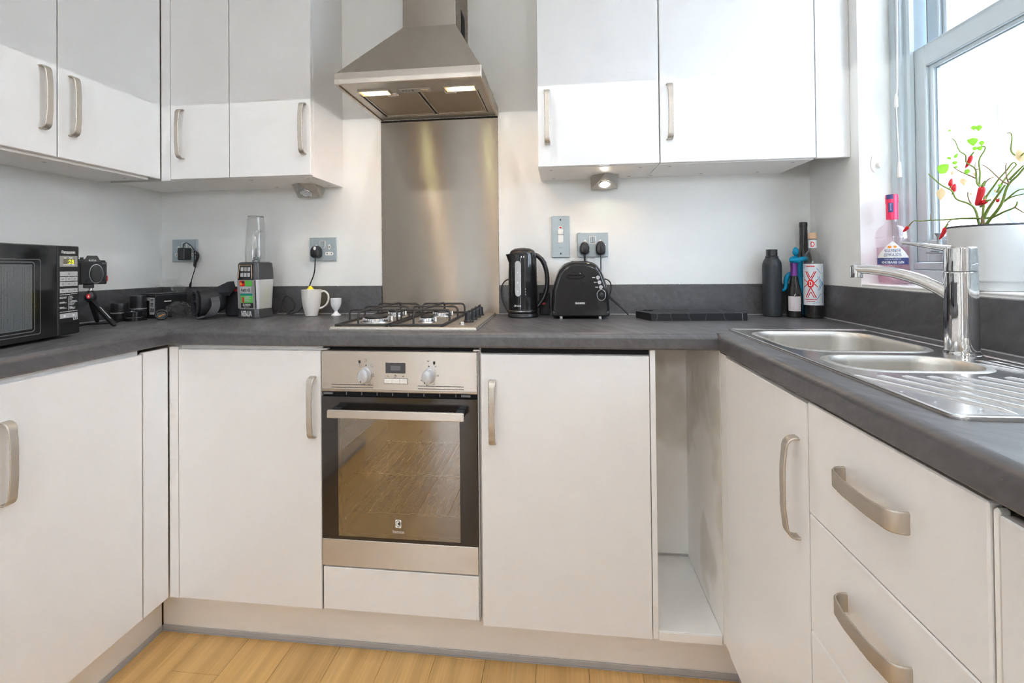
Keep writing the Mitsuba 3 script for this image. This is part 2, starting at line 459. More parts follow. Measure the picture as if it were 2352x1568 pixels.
bead = lambda x, z0, z1: cat(box(x, x + .018, SY0 - .064, SY0 - .049, z0, z1, .004), box(x, x + .018, SY1 + .049, SY1 + .064, z0, z1, .004),
                             box(x, x + .018, SY1 + .06, SY0 - .06, z0, z0 + .014, .004), box(x, x + .018, SY1 + .06, SY0 - .06, z1 - .014, z1, .004))
part(ls, 'glazing_bead', bead(SX + .012, BZ1 - .002, MZ0 + .002), 'shaded_white_paint')
part(ls, 'pane', box(SX + .026, SX + .030, SY1 + .05, SY0 - .05, BZ1 - .01, MZ0 + .01), 'pane')
part(ls, 'spacer', cat(box(SX + .024, SX + .036, SY0 - .070, SY0 - .0665, BZ1, MZ0), box(SX + .024, SX + .036, SY1 + .07, SY0 - .07, MZ0 - .016, MZ0 - .012)), 'grey_metal')
part(ls, 'gap_line', cat(box(SX - .0008, SX + .004, SY0 - .0016, SY0 + .0006, BZ0, MZ1 - .004)), 'panel_grey')
UX = SX + .046
us = part(win, 'upper_sash', cat(box(UX, UX + .042, SY0 - .050, SY0, 2.165, WZ1 - .05, .003), box(UX, UX + .042, SY1, SY1 + .05, 2.165, WZ1 - .05, .003),
                                 box(UX, UX + .042, SY1 + .05, SY0 - .05, 2.165, 2.236, .003), box(UX, UX + .042, SY1 + .05, SY0 - .05, WZ1 - .12, WZ1 - .05, .003)), 'shaded_white_paint')
part(us, 'glazing_bead', bead(UX + .012, 2.234, WZ1 - .118), 'shaded_white_paint')
part(us, 'gap_line', box(UX - .0008, UX + .004, SY0 - .0016, SY0 + .0006, MZ1, WZ1 - .06), 'panel_grey')
part(us, 'pane', box(UX + .026, UX + .030, SY1 + .05, SY0 - .05, 2.22, WZ1 - .11), 'pane')
struct('trim_1', cat(box(W + .0005, 3.415, WY1 + .0005, WY0 - .0005, WZ0, 1.385, .003)), 'white_gloss', 'white window board over the upstand')

# ------------------------------------------------------------------ outdoors
solo('garden_paving', box(R_OUT + .01, 30, -15, 8, -0.5, -0.4), 'paving', 'pale paving of the yard outside the window', 'paving')
solo('rear_patio', box(-12, R_OUT, -22, RY - .21, -0.5, -0.02), 'paving', 'pale patio out of view behind the rear door', 'patio')
hs = thing('neighbouring_house', 'overexposed pale house with a grey ledge seen through the window', 'house')
HF = Frame((0, 5.0, 0), (1, 0, 0))
part(hs, 'wall', box(4.6, 20, 5.0, 6.0, -0.4, 7.5), 'render_wall')
part(hs, 'ledge', HF.box(7.75, 20, 3.04, 3.13, 0.001, 0.12, .01), 'ledge_grey')
for (a, b, c, d) in ((8.28, 8.62, 3.28, 3.75), (8.95, 9.5, 3.3, 3.9), (8.2, 8.9, 1.2, 2.55)):
    w = part(hs, 'window', HF.box(a, b, c, d, 0.001, 0.05, .01), 'blue_grey' if d < 3 else 'ledge_grey')
    part(w, 'pane', HF.box(a + .06, b - .06, c + .06, d - .06, 0.051, 0.056), 'label_blue')
for k in range(4):
    part(hs, 'downpipe', HF(rod((8.75 + .22 * k, 3.25, .05), (8.75 + .22 * k, 3.6 - .05 * k, .05), .025)), 'label_blue')
ac = thing('air_conditioner', 'pale blue grey outdoor unit standing behind the plant pot', 'air conditioner')
AF = Frame((0, 4.55, 0), (1, 0, 0))
part(ac, 'case', AF.box(7.6, 8.45, 1.85, 2.28, 0, 0.4, .03), 'ledge_grey')
part(ac, 'fan_grille', AF.ring(7.9, 2.06, .402, .15, .16, .015), 'blue_grey')
part(ac, 'foot', cat(AF.box(7.7, 7.75, -0.4, 1.86, .05, .1), AF.box(8.3, 8.35, -0.4, 1.86, .05, .1)), 'ledge_grey')

# ------------------------------------------------------------------ handles, doors, cabinets


def strap(L, w_end, w_mid, stretch=1.0, h=0.033):
    """a bowed strap handle along local y, feet on z = 0"""
    k = stretch
    half = [(-L / 2, -.001), (-L / 2, .010), (-L / 2 + .003 * k, .019), (-L / 2 + .009 * k, .0255), (-L / 2 + .020 * k, .0285)]
    mid = [(-L * .25, h - .0012), (0, h), (L * .25, h - .0012)]
    P = np.array(half + mid + [(-a, b) for a, b in half[::-1]])
    P = spline(P, 44)
    t = np.gradient(P, axis=0); t /= np.linalg.norm(t, axis=1, keepdims=True); nrm = np.stack([-t[:, 1], t[:, 0]], 1)
    rings = []
    for i, (s, hh) in enumerate(P):
        f = abs(s) / (L / 2); w = (w_mid + (w_end - w_mid) * f ** 3) / 2; th = .0026
        sec = [(w * .84, -th), (w, -th * .3), (w, th * .3), (w * .84, th), (-w * .84, th), (-w, th * .3), (-w, -th * .3), (-w * .84, -th)]
        rings.append([(a, s + b * nrm[i, 0], hh + b * nrm[i, 1]) for a, b in sec])
    return loft(rings)


HV = strap(.2255, .025, .021, 1.37)
HH = strap(.160, .036, .030, 1.0)
HH.apply_transform(trimesh.transformations.rotation_matrix(-math.pi / 2, (0, 0, 1)))


def handle(door, F, x, y, z, horizontal=False):
    m = (HH if horizontal else HV).copy(); m.apply_translation((x, y, z))
    return part(door, 'handle', F(m), 'nickel', 40, 'brushed nickel bow handle')


def door(cab, F, x0, x1, y0, y1, z, hx=None, hy=None, horizontal=False, name='door'):
    d = part(cab, name, F.box(x0 + .0012, x1 - .0012, y0 + .001, y1 - .001, z - .019, z, .0022), 'white_gloss', 20)
    if hx is not None:
        handle(d, F, hx, hy, z, horizontal)
    return d


WH = 2.0915                                        # wall cabinet handle height
BH = .9435                                         # base cabinet handle height

# wall cabinets on the left wall
LX = .286
c = thing('wall_cabinet', 'white double wall cabinet on the left wall above the microwave', 'wall cabinet')
part(c, 'body', LEFT.box(-1.172, -.345, CB - .004, CT, .002, LX - .021, .001), 'white_carcass')
door(c, LEFT, -1.172, -.738, CB + .006, CT, LX, -.788, WH)
door(c, LEFT, -.736, -.301, CB + .006, CT, LX, -.690, WH)
for yy in (-.72, -.40):
    part(c, 'screw_cap', LEFT(box(yy - .005, yy + .005, CB - .0052, CB - .0038, .20, .21)), 'print_grey')
# corner unit and single unit left of the hood
c = thing('wall_cabinet', 'narrow white corner wall cabinet with its handle beside the corner post', 'wall cabinet')
part(c, 'body', cat(BACK.box(0, .629, CB, CT, 0, .280, .001)), 'white_carcass')
part(c, 'corner_post', BACK.box(LX + .0008, .3325, CB - .002, CT, .262, .299, .001), 'white_gloss')
door(c, BACK, .3335, .6295, CB + .002, CT, .300, .3945, WH)
c = thing('wall_cabinet', 'white wall cabinet just left of the cooker hood with a spotlight under it', 'wall cabinet')
part(c, 'body', BACK.box(.6305, 1.012, CB, CT, 0, .280, .001), 'white_carcass')
door(c, BACK, .6315, 1.0285, CB + .002, CT, .300, .996, WH)
part(c, 'side_panel', BACK.box(1.0122, 1.029, CB - .002, CT, 0, .2805, .001), 'white_gloss')
for a, b in ((.70, .24), (.70, .05), (.98, .24), (.98, .05)):
    part(c, 'screw_cap', BACK(box(a - .006, a + .006, CB - .0015, CB - .0002, b - .004, b + .004)), 'print_grey')
# right of the hood
c = thing('wall_cabinet', 'white wall cabinet right of the cooker hood over the lit spotlight', 'wall cabinet')
part(c, 'body', BACK.box(2.0465, 2.547, CB, CT, 0, .280, .001), 'white_carcass')
door(c, BACK, 2.046, 2.5475, CB + .002, CT, .300, 2.088, WH)
for a, b in ((2.10, .24), (2.11, .05), (2.48, .24), (2.46, .05)):
    part(c, 'screw_cap', BACK(box(a - .006, a + .006, CB - .0015, CB - .0002, b - .004, b + .004)), 'print_grey')
c = thing('wall_cabinet', 'widest white wall cabinet beside the window, with a filler panel to the wall', 'wall cabinet')
part(c, 'body', BACK.box(2.549, 3.150, CB, CT, 0, .280, .001), 'white_carcass')
door(c, BACK, 2.5495, 3.1495, CB + .002, CT, .300, 2.5875, WH)
part(c, 'filler_panel', BACK.box(3.1525, W - .001, CB + .002, CT, .278, .2985, .001), 'white_gloss')
for a, b in ((2.60, .24), (2.56, .05), (3.09, .24), (2.78, .06), (3.03, .05)):
    part(c, 'screw_cap', BACK(box(a - .006, a + .006, CB - .0015, CB - .0002, b - .004, b + .004)), 'print_grey')

# base units, left run
c = thing('base_cabinet', 'white base cabinet under the microwave with a tall bow handle', 'base cabinet')
part(c, 'body', LEFT.box(-1.312, -.712, DB, WB - .001, .02, .587, .001), 'white_carcass')
door(c, LEFT, -1.312, -.7105, DB, DT, .606, -1.128, .937)
door(c, LEFT, -.7085, -.6005, DB, DT + .006, .606, name='filler_panel')
c = thing('base_cabinet', 'white base cabinet at the near end of the left run', 'base cabinet')
part(c, 'body', LEFT.box(-2.6, -1.314, DB, WB - .001, .02, .587, .001), 'white_carcass')
door(c, LEFT, -1.962, -1.3135, DB, DT, .606, -1.90, .937)
door(c, LEFT, -2.6, -1.964, DB, DT, .606, -2.02, .937)
# back run
c = thing('base_cabinet', 'white base cabinet left of the oven with its handle by the oven', 'base cabinet')
part(c, 'body', BACK.box(.02, 1.2355, DB, WB - .001, .02, .580, .001), 'white_carcass')
part(c, 'corner_post', BACK.box(.6075, .6455, DB, DT + .008, .570, .5985, .001), 'white_gloss')
door(c, BACK, .6465, 1.2365, DB, DT, .600, 1.2065, BH)
c = thing('base_cabinet', 'white base cabinet right of the oven beside the open slot', 'base cabinet')
part(c, 'body', BACK.box(1.8365, 2.4405, DB, WB - .001, .02, .579, .001), 'white_carcass')
door(c, BACK, 1.8455, 2.4395, .174, 1.150, .602, 1.8895, BH)
part(c, 'end_panel', BACK.box(2.441, 2.459, .178, WB - .002, .02, .601, .001), 'white_gloss')
part(c, 'shadow_gap', BACK.box(1.845, 2.44, 1.151, WB - .001, .5795, .584), 'gap_black')
# the open slot between the two runs
c = thing('open_cabinet', 'open empty white cabinet slot with stained inner sides in the right corner', 'open cabinet')
part(c, 'back_panel', BACK.box(2.459, 2.74, .178, WB - .002, .15, .176, .0005), 'white_shelf', label='stained white back panel')
part(c, 'side_panel', box(2.672, 2.690, -.600, -.176, .178, WB - .002, .0008), 'white_shelf', label='stained white side panel')
part(c, 'bottom_shelf', BACK.box(2.4595, 2.671, .178, .205, .177, .598, .0012), 'white_carcass')
part(c, 'rear_strip', BACK.box(2.46, 2.671, .2055, .213, .176, .180), 'grey_strip')
part(c, 'front_rail', BACK.box(2.46, 2.669, .1735, .2035, .599, .6015, .001), 'white_carcass')
# right run
RX = W - 2.671
c = thing('base_cabinet', 'white base cabinet under the sink with a tall bow handle', 'base cabinet')
part(c, 'body', box(2.692, W - .02, -1.152, -.606, DB, .95, .001), 'white_carcass')
part(c, 'top_rail', box(2.692, 2.71, -1.152, -.606, .95, WB - .001, .001), 'white_carcass')
part(c, 'edge_strip', box(2.673, 2.690, -.655, -.6025, .19, DT + .010, .001), 'white_carcass')
RR = Frame((W, 0, 0), (0, -1, 0))                  # local z = W - x
d_ = door(c, RR, .6585, 1.1525, .188, DT + .004, RX, 1.109, .956)
c = thing('drawer_unit', 'white three drawer unit with wide bow handles under the draining board', 'drawer unit')
part(c, 'body', box(2.692, W - .02, -1.5865, -1.154, DB, .95, .001), 'white_carcass')
for (z0, z1), hz in (((.9235, DT + .010), 1.062), ((.6715, .9215), .8225), ((.188, .6695), None)):
    dd = part(c, 'drawer', RR.box(1.1555, 1.5765, z0, z1, RX - .019, RX, .0025), 'white_gloss', 20)
    if hz:
        handle(dd, RR, 1.364, hz, RX, True)
    else:
        handle(dd, RR, 1.364, .50, RX, True)
part(c, 'edge_post', RR.box(1.5785, 1.5875, .19, DT + .006, RX - .020, RX - .0015, .004), 'white_carcass')
c = thing('base_cabinet', 'white base cabinet at the near end of the right run', 'base cabinet')
part(c, 'body', box(2.692, W - .02, -2.80, -1.59, DB, .95, .001), 'white_carcass')
door(c, RR, 1.5895, 2.19, .188, DT + .002, RX)
door(c, RR, 2.192, 2.80, .188, DT + .002, RX)

# plinths
c = thing('plinth', 'long white plinth board under the back run of units', 'plinth')
part(c, 'board', BACK.box(.512, 2.745, .004, .19, .508, .529, .001), 'plinth_white')
part(c, 'sealing_strip', cat(BACK.box(.512, 2.745, .002, .022, .529, .5335, .0015), BACK.box(.512, 2.745, .0005, .003, .528, .537)), 'grey_strip')
c = thing('plinth', 'white plinth board under the left run of units', 'plinth')
part(c, 'board', box(.491, .511, -2.6, -.5345, .004, .19, .001), 'plinth_white')
part(c, 'sealing_strip', cat(box(.511, .515, -2.6, -.535, .002, .022, .0015), box(.511, .518, -2.6, -.535, .0005, .003)), 'grey_strip')
c = thing('plinth', 'white plinth board under the sink run of units', 'plinth')
part(c, 'board', box(2.746, 2.766, -2.8, -.5345, .004, .19, .001), 'plinth_white')
part(c, 'sealing_strip', box(2.742, 2.746, -2.8, -.535, .002, .022, .0015), 'grey_strip')

# ------------------------------------------------------------------ worktops and upstands


def nose(depth, length):
    """worktop section with a rounded front edge, extruded: x along, y = -distance from the wall"""
    r, q = .020, .008; h = WT - WB
    pts = [(0, 0), (0, h)]
    pts += [(depth - r + r * math.sin(a), h - r + r * math.cos(a)) for a in np.linspace(0, math.pi / 2, 9)]
    pts += [(depth - q + q * math.cos(a), q - q * math.sin(a)) for a in np.linspace(0, math.pi / 2, 5)]
    ring = np.array(pts)
    return loft([[(0, -d, WB + z) for d, z in ring], [(length, -d, WB + z) for d, z in ring]])


WD = .614
m = nose(WD, W - .002); m.apply_translation((.001, 0, 0))
cut = cat(box(-.1, WD - .0, -1, -WD + .0005 + .02, WB - .1, WT + .1), box(W - WD, W + .1, -1, -WD + .0205, WB - .1, WT + .1))
mb = man(m) - man(box(-.1, WD, -1, -WD + .02, WB - .1, WT + .1)) - man(box(W - WD + .001, W + .1, -1, -WD + .02, WB - .1, WT + .1))
c = thing('worktop', 'dark slate laminate worktop along the back wall under the hob', 'worktop')
g = .012
B1 = (2.775, 3.120, -.925, -.575, .085)             # main bowl
B2 = (2.775, 3.070, -1.150, -.985, .075)            # half bowl
mb = mb - man((lambda q: (q.apply_translation((0, 0, WB - .02)), q)[1])(ext([rrect(B1[0] - g, B1[1] + g, B1[2] - g, B1[3] + g, B1[4] + g)], WT - WB + .04)))
part(c, 'slab', tm(mb), 'slate', 30)
part(c, 'upstand', cat(BACK.box(.019, 1.2345, WT, 1.371, 0.0005, .018, .002), BACK.box(1.8365, W - .019, WT, 1.371, 0.0005, .018, .002)), 'slate', 20)
part(c, 'sealant', cat(tube([(.02, -.0185, WT + .001), (1.25, -.0185, WT + .001)], .004, 6), tube([(1.82, -.0185, WT + .001), (W - .02, -.0185, WT + .001)], .004, 6)), 'sealant_grey')


def side_top(x0, sign, y0, y1):
    q = nose(WD, y0 - y1)
    R = trimesh.transformations.rotation_matrix(math.pi / 2 * sign, (0, 0, 1)); q.apply_transform(R)
    return q


lw = nose(WD, 2.0); lw.apply_transform(np.array([[0, -1, 0, 0], [-1, 0, 0, -WD + .0195], [0, 0, 1, 0], [0, 0, 0, 1.0]])); lw.invert()
lw.apply_translation((.001, 0, 0))
c = thing('worktop', 'dark slate laminate worktop along the left wall under the microwave', 'worktop')
part(c, 'slab', lw, 'slate', 30)
part(c, 'upstand', box(.0005, .018, -2.6, -.0005, WT, 1.371, .002), 'slate', 20)
part(c, 'joint_strip', box(WD - .003, WD + .0005, -WD + .0002, -WD + .004, WB + .006, WT - .014), 'steel_shiny')
part(c, 'sealant', tube([(.019, -2.5, WT + .001), (.019, -.02, WT + .001)], .004, 6), 'sealant_grey')
rw = nose(WD, 2.2); rw.apply_transform(np.array([[0, 1, 0, W - .001], [-1, 0, 0, -WD + .0195], [0, 0, 1, 0], [0, 0, 0, 1.0]]))
hole = lambda x0, x1, y0, y1, r, z0, z1: (lambda q: (q.apply_translation((0, 0, z0)), q)[1])(ext([rrect(x0, x1, y0, y1, r)], z1 - z0))
B1 = (2.775, 3.120, -.925, -.575, .085)             # main bowl
B2 = (2.775, 3.070, -1.150, -.985, .075)            # half bowl
g = .012
rwm = man(rw)
for b in (B1, B2):
    rwm = rwm - man(hole(b[0] - g, b[1] + g, b[2] - g, b[3] + g, b[4] + g, WB - .02, WT + .02))
c = thing('worktop', 'dark slate laminate worktop along the window wall around the sink', 'worktop')
part(c, 'slab', tm(rwm), 'slate', 30)
part(c, 'upstand', box(W - .018, W - .0005, -2.8, -.0005, WT, 1.371, .002), 'slate', 20)
part(c, 'sealant', tube([(W - .019, -2.7, WT + .001), (W - .019, -.02, WT + .001)], .004, 6), 'sealant_grey')

# ------------------------------------------------------------------ sink and tap
sk = thing('sink', 'stainless steel one and a half bowl sink with a ribbed drainer', 'sink')
S0 = (2.727, 3.190, -1.462, -.515, .02)
zt = WT + .0035
plate = ext([rrect(*S0), rrect(*B1), rrect(*B2)], .0032); plate.apply_translation((0, 0, WT + .0003))
part(sk, 'plate', plate, 'steel_shiny', 25)
rr = lambda o, z: [(x, y, z) for x, y in rrect(S0[0] + o, S0[1] - o, S0[2] + o, S0[3] - o, max(S0[4] - o, .004))]
part(sk, 'rim', loft([rr(0, WT + .0003), rr(.0012, WT + .006), rr(.006, WT + .0075), rr(.012, WT + .006), rr(.016, WT + .0034), rr(.013, WT + .001)], closed=True), 'steel_shiny', 50)
for b, dep, nm in ((B1, .21, 'bowl'), (B2, .16, 'half_bowl')):
    q = lambda o, z: [(x, y, z) for x, y in rrect(b[0] + o, b[1] - o, b[2] + o, b[3] - o, max(b[4] - o * .6, .02), 8)]
    rings = [q(-.013, WT + .0036), q(-.006, WT + .0062), q(0, WT + .0052), q(.003, WT - .001), q(.006, WT - .012), q(.013, WT - dep * .75), q(.022, WT - dep * .93), q(.045, WT - dep), q(.12 if nm == 'bowl' else .05, WT - dep - .003)]
    outer = [q(.12 if nm == 'bowl' else .05, WT - dep - .006), q(.043, WT - dep - .003), q(.020, WT - dep * .93), q(.010, WT - dep * .75), q(.003, WT - .012), q(-.001, WT - .001), q(-.010, WT + .0006)]
    part(sk, nm, loft(rings + outer, cap=False, closed=False), 'bowl_steel', 50)
    bx, by = (b[0] + b[1]) / 2, (b[2] + b[3]) / 2
    part(sk, 'drain', lathe([(.0005, 0), (.042, 0), (.044, .004), (.030, .005), (.0005, .002)], 32, (bx, by, WT - dep - .004)), 'steel_shiny')
for k in range(9):
    x = 2.742 + .0475 * k; y0 = -1.19 if k < 7 else -1.06
    L_ = min(.245, 1.435 + y0); dx = L_ * .38
    if x + dx > 3.165:
        s = (3.165 - x) / dx; dx *= s; L_ *= s
    if L_ < .03:
        continue
    P = np.array([(x, y0, zt - .001), (x + dx, y0 - L_, zt - .001)]); t = (P[1] - P[0]) / np.linalg.norm(P[1] - P[0]); s_ = np.cross(Z3, t)
    rg = lambda p, w, h: [p - s_ * w, p - s_ * w * .6 + Z3 * h * .8, p + Z3 * h, p + s_ * w * .6 + Z3 * h * .8, p + s_ * w]
    part(sk, 'rib', loft([rg(P[0], .004, .0008), rg(P[0] + t * .012, .0085, .0055), rg(P[1] - t * .02, .0085, .0055), rg(P[1], .004, .0008)]), 'steel_shiny', 60)
# long flutes along the back of the drainer
for k in range(2):
    x = 3.120 + .028 * k
    part(sk, 'rib', loft([[(x - .009, y, zt - .001), (x - .005, y, zt + h), (x + .005, y, zt + h), (x + .009, y, zt - .001)] for y, h in ((-1.02, 0), (-1.04, .004), (-1.42, .004), (-1.435, 0))]), 'steel_shiny', 60)
DROPS = []
for _ in range(46):
    u_, v_ = RNG.random(2)
    px_, py_ = 2.745 + .41 * u_, -.985 - .45 * v_
    if B2[0] - .02 < px_ < B2[1] + .02 and py_ > B2[2] - .02:
        continue
    r_ = .0015 + .003 * RNG.random()
    DROPS.append(lathe([(r_, 0), (r_ * .9, r_ * .35), (r_ * .5, r_ * .6), (.0003, r_ * .68)], 10, (px_, py_, zt - .0002)))
scene['water'] = dict(type='dielectric', int_ior=1.33)
solo('water_drops', cat(*DROPS), 'water', 'drops of water lying on the steel draining board', 'water', 40, kind='stuff')

tx, ty = 3.146, -.945
tp = thing('mixer_tap', 'chrome single lever kitchen mixer tap standing on the sink', 'tap')
part(tp, 'body', lathe([(.0365, 0), (.0365, .006), (.0335, .012), (.0325, .205), (.0315, .209)], 48, (tx, ty, WT + .003)), 'chrome', 35)
part(tp, 'cap', lathe([(.0325, 0), (.0325, .056), (.030, .0605), (.0005, .062)], 48, (tx, ty, WT + .214)), 'chrome', 35)
part(tp, 'seal_ring', lathe([(.0300, 0), (.0300, .007)], 32, (tx, ty, WT + .2095)), 'grey_plastic')
a = math.radians(133); dv = np.array([math.cos(a), math.sin(a), 0])
base = np.array([tx, ty, 0])
sp = spline([base + dv * .020 + Z3 * 1.382, base + dv * .075 + Z3 * 1.418, base + dv * .14 + Z3 * 1.440, base + dv * .19 + Z3 * 1.447, base + dv * .222 + Z3 * 1.448], 24)
sd = np.cross(Z3, dv)
rings = []
for i, p in enumerate(sp):
    f = i / 23; w, h = .0175 - .002 * f, .0165 - .0035 * f
    tt = (sp[min(i + 1, 23)] - sp[max(i - 1, 0)]); tt /= np.linalg.norm(tt); up = np.cross(sd, tt) * -1
    if up[2] < 0:
        up = -up
    rings.append([p + sd * w * math.copysign(abs(math.cos(q)) ** .8, math.cos(q)) + up * h * math.copysign(abs(math.sin(q)) ** .8, math.sin(q)) for q in np.arange(20) * 2 * math.pi / 20])
part(tp, 'spout', loft(rings), 'chrome', 40)
tip = sp[-1]
part(tp, 'aerator', lathe([(.0135, 0), (.0155, .002), (.0155, .034), (.012, .036)], 28, (tip[0] - dv[0] * .004, tip[1] - dv[1] * .004, tip[2] - .026)), 'chrome', 35)
lv = spline([base + dv * .015 + Z3 * 1.500, base + dv * .05 + Z3 * 1.507, base + dv * .085 + Z3 * 1.515, base + dv * .112 + Z3 * 1.520], 14)
rings = []
for i, p in enumerate(lv):
    f = i / 13; w, h = .017 - .006 * f, .009 - .0045 * f
    rings.append([p + sd * w * math.cos(q) + Z3 * h * math.sin(q) for q in np.arange(16) * 2 * math.pi / 16])
part(tp, 'lever', loft(rings), 'chrome', 40)

# ------------------------------------------------------------------ cooker hood, splashback
hd = thing('cooker_hood', 'stainless steel chimney cooker hood with two lit lamps', 'cooker hood')
HX0, HX1, HY, HZ0, HZ1 = 1.2352, 1.8382, -.483, 2.205, 2.252
CX0, CX1, CY, CZ = 1.449, 1.689, -.270, 2.533
part(hd, 'canopy', hull([(x, y, HZ1) for x in (HX0 + .004, HX1 - .004) for y in (HY + .004, -.001)] + [(x, y, CZ) for x in (CX0, CX1) for y in (CY, -.001)]), 'steel_hood', False)
part(hd, 'front_band', cat(box(HX0, HX1, HY, HY + .012, HZ0, HZ1 + .001, .002), box(HX0, HX0 + .012, HY + .012, -.001, HZ0, HZ1, .001), box(HX1 - .012, HX1, HY + .012, -.001, HZ0, HZ1, .001)), 'steel', 20)
part(hd, 'chimney', box(CX0, CX1, CY, -.001, CZ - .002, CEIL, .0015), 'steel_hood', 20)
part(hd, 'vent_slot', Frame((CX1, 0, 0), (0, 1, 0)).box(-.155, -.075, 2.545, 2.66, .0, .0012), 'gap_black')
part(hd, 'underside', cat(box(HX0 + .012, HX1 - .012, HY + .012, -.345, HZ0 + .006, HZ0 + .014, .001), box(HX0 + .012, 1.283, -.345, -.002, HZ0 + .006, HZ0 + .014, .001),
                          box(1.797, HX1 - .012, -.345, -.002, HZ0 + .006, HZ0 + .014, .001), box(1.283, 1.797, -.050, -.002, HZ0 + .006, HZ0 + .014, .001), box(HX0 + .012, HX1 - .012, HY + .012, -.002, HZ0 + .03, HZ0 + .034)), 'steel_plain', 20)
part(hd, 'rear_lip', box(HX0 + .002, HX1 - .002, -.006, -.001, HZ0 - .006, HZ0 + .002), 'gap_black')
for x0, x1 in ((1.289, 1.537), (1.545, 1.792)):
    f = part(hd, 'filter', box(x0 + .006, x1 - .006, -.338, -.058, HZ0 + .011, HZ0 + .020), 'filter_mesh')
    part(f, 'frame', cat(box(x0, x0 + .009, -.344, -.052, HZ0 + .008, HZ0 + .018, .002), box(x1 - .009, x1, -.344, -.052, HZ0 + .008, HZ0 + .018, .002),
                         box(x0, x1, -.061, -.052, HZ0 + .008, HZ0 + .018, .002), box(x0, x1, -.344, -.335, HZ0 + .008, HZ0 + .018, .002)), 'steel_plain')
    q = x0 + .11
    part(f, 'catch', cat(box(q, q + .05, -.349, -.325, HZ0 + .001, HZ0 + .008, .002)), 'button_white')
part(hd, 'dark_gap', box(1.2835, 1.289, -.34, -.055, HZ0 + .008, HZ0 + .02), 'gap_black')
pn = part(hd, 'control_panel', cat(box(1.470, 1.605, -.395, -.363, HZ0 + .002, HZ0 + .007, .002)), 'silver_plastic')
for k in range(4):
    part(pn, 'button', box(1.482 + .014 * k, 1.490 + .014 * k, -.384, -.374, HZ0 - .0005, HZ0 + .003, .001), 'grey_plastic')
part(pn, 'slider', box(1.560, 1.598, -.386, -.372, HZ0 - .0005, HZ0 + .003, .002), 'steel_shiny')
HOOD = 0.65
for x in (1.361, 1.730):
    l = part(hd, 'lamp_surround', cat(box(x - .068, x + .068, -.400, -.395, HZ0 - .001, HZ0 + .008, .001), box(x - .068, x + .068, -.347, -.342, HZ0 - .001, HZ0 + .008, .001),
                                      box(x - .068, x - .062, -.395, -.347, HZ0 - .001, HZ0 + .008, .001), box(x + .062, x + .068, -.395, -.347, HZ0 - .001, HZ0 + .008, .001)), 'steel_plain')
    k = uniq(f'{l}__bulb')
    scene[k] = mikit.ply(tube([(x - .040, -.371, HZ0 + .0035), (x - .030, -.371, HZ0 + .0035), (x + .030, -.371, HZ0 + .0035), (x + .040, -.371, HZ0 + .0035)], [.003, .0095, .0095, .003], 12), 'print_white', True, emitter=emit((420 * HOOD, 240 * HOOD, 105 * HOOD)))
    tag(k, 'glowing lamp bulb')
    k = uniq(f'{l}__lens')
    scene[k] = mikit.ply(box(x - .060, x + .060, -.394, -.348, HZ0 + .0035, HZ0 + .0065, .001), 'print_white', emitter=emit((3.6, 1.75, .55)))
    tag(k, 'warm lit lamp lens')
sb = thing('splashback', 'brushed stainless steel splashback behind the hob', 'splashback')
part(sb, 'sheet', BACK.box(1.2355, 1.8355, WT + .001, 2.199, .0005, .004, .0008), 'steel_hood', 20)
part(sb, 'top_strip', BACK.box(1.2355, 1.8355, 2.1993, 2.2035, .0005, .006), 'gap_black')

# ------------------------------------------------------------------ under cabinet spotlights


def spot(x, lit, label):
    s = thing('spotlight', label, 'spotlight', None)
    z0 = CB - .0005
    pts = [(x, -.145, z0), (x - .061, -.098, z0), (x + .061, -.098, z0), (x - .061, -.047, z0 - .056), (x + .061, -.047, z0 - .056), (x - .061, -.03, z0), (x + .061, -.03, z0), (x - .061, -.036, z0 - .056), (x + .061, -.036, z0 - .056)]
    part(s, 'housing', hull(pts), 'steel_plain', False)
    n = np.array([0, -.056, -.098]); n /= np.linalg.norm(n)
    F = Frame((x, -.0765, z0 - .0385), (1, 0, 0), np.cross(n, (1, 0, 0)))
    part(s, 'bezel', F.ring(0, 0, .0015, .026, .026, .0035), 'steel_shiny', 60)
    k = uniq(f'{s}__lens')
    if lit:
        scene[k] = mikit.ply(F.disc(0, 0, .0005, .0025, .0235), 'print_white', emitter=emit((170, 112, 58)))
        tag(k, 'lit lens')
    else:
        scene[k] = mikit.ply(F.disc(0, 0, .0005, .0025, .0235), 'silver_plastic')
    return s


spot(2.3455, True, 'lit triangular steel spotlight under the right hand wall cabinets')
spot(.872, False, 'unlit triangular steel spotlight under the cabinet left of the hood')

# downlights out of view in the ceiling, placed to light room and hood
for i, (x, y) in enumerate(((1.50, -.92), (2.62, -1.45), (.80, -2.0), (2.1, -2.75))):
    d = thing('downlight', 'round recessed ceiling downlight out of view, lighting the room and hood', 'ceiling light', 'downlights in the ceiling')
    part(d, 'trim', lathe([(.045, 0), (.062, .001), (.062, .006), (.045, .007), (.045, .0)], 32, (x, y, CEIL - .007)), 'steel_shiny')
    k = uniq(f'{d}__lamp')
    scene[k] = mikit.ply(lathe([(.0005, 0), (.044, 0), (.044, .003), (.0005, .003)], 24, (x, y, CEIL - .006)), 'print_white', emitter=emit((UNSEEN_CEILING_LAMP * 5.8, UNSEEN_CEILING_LAMP * 5.8, UNSEEN_CEILING_LAMP * 5.7)))

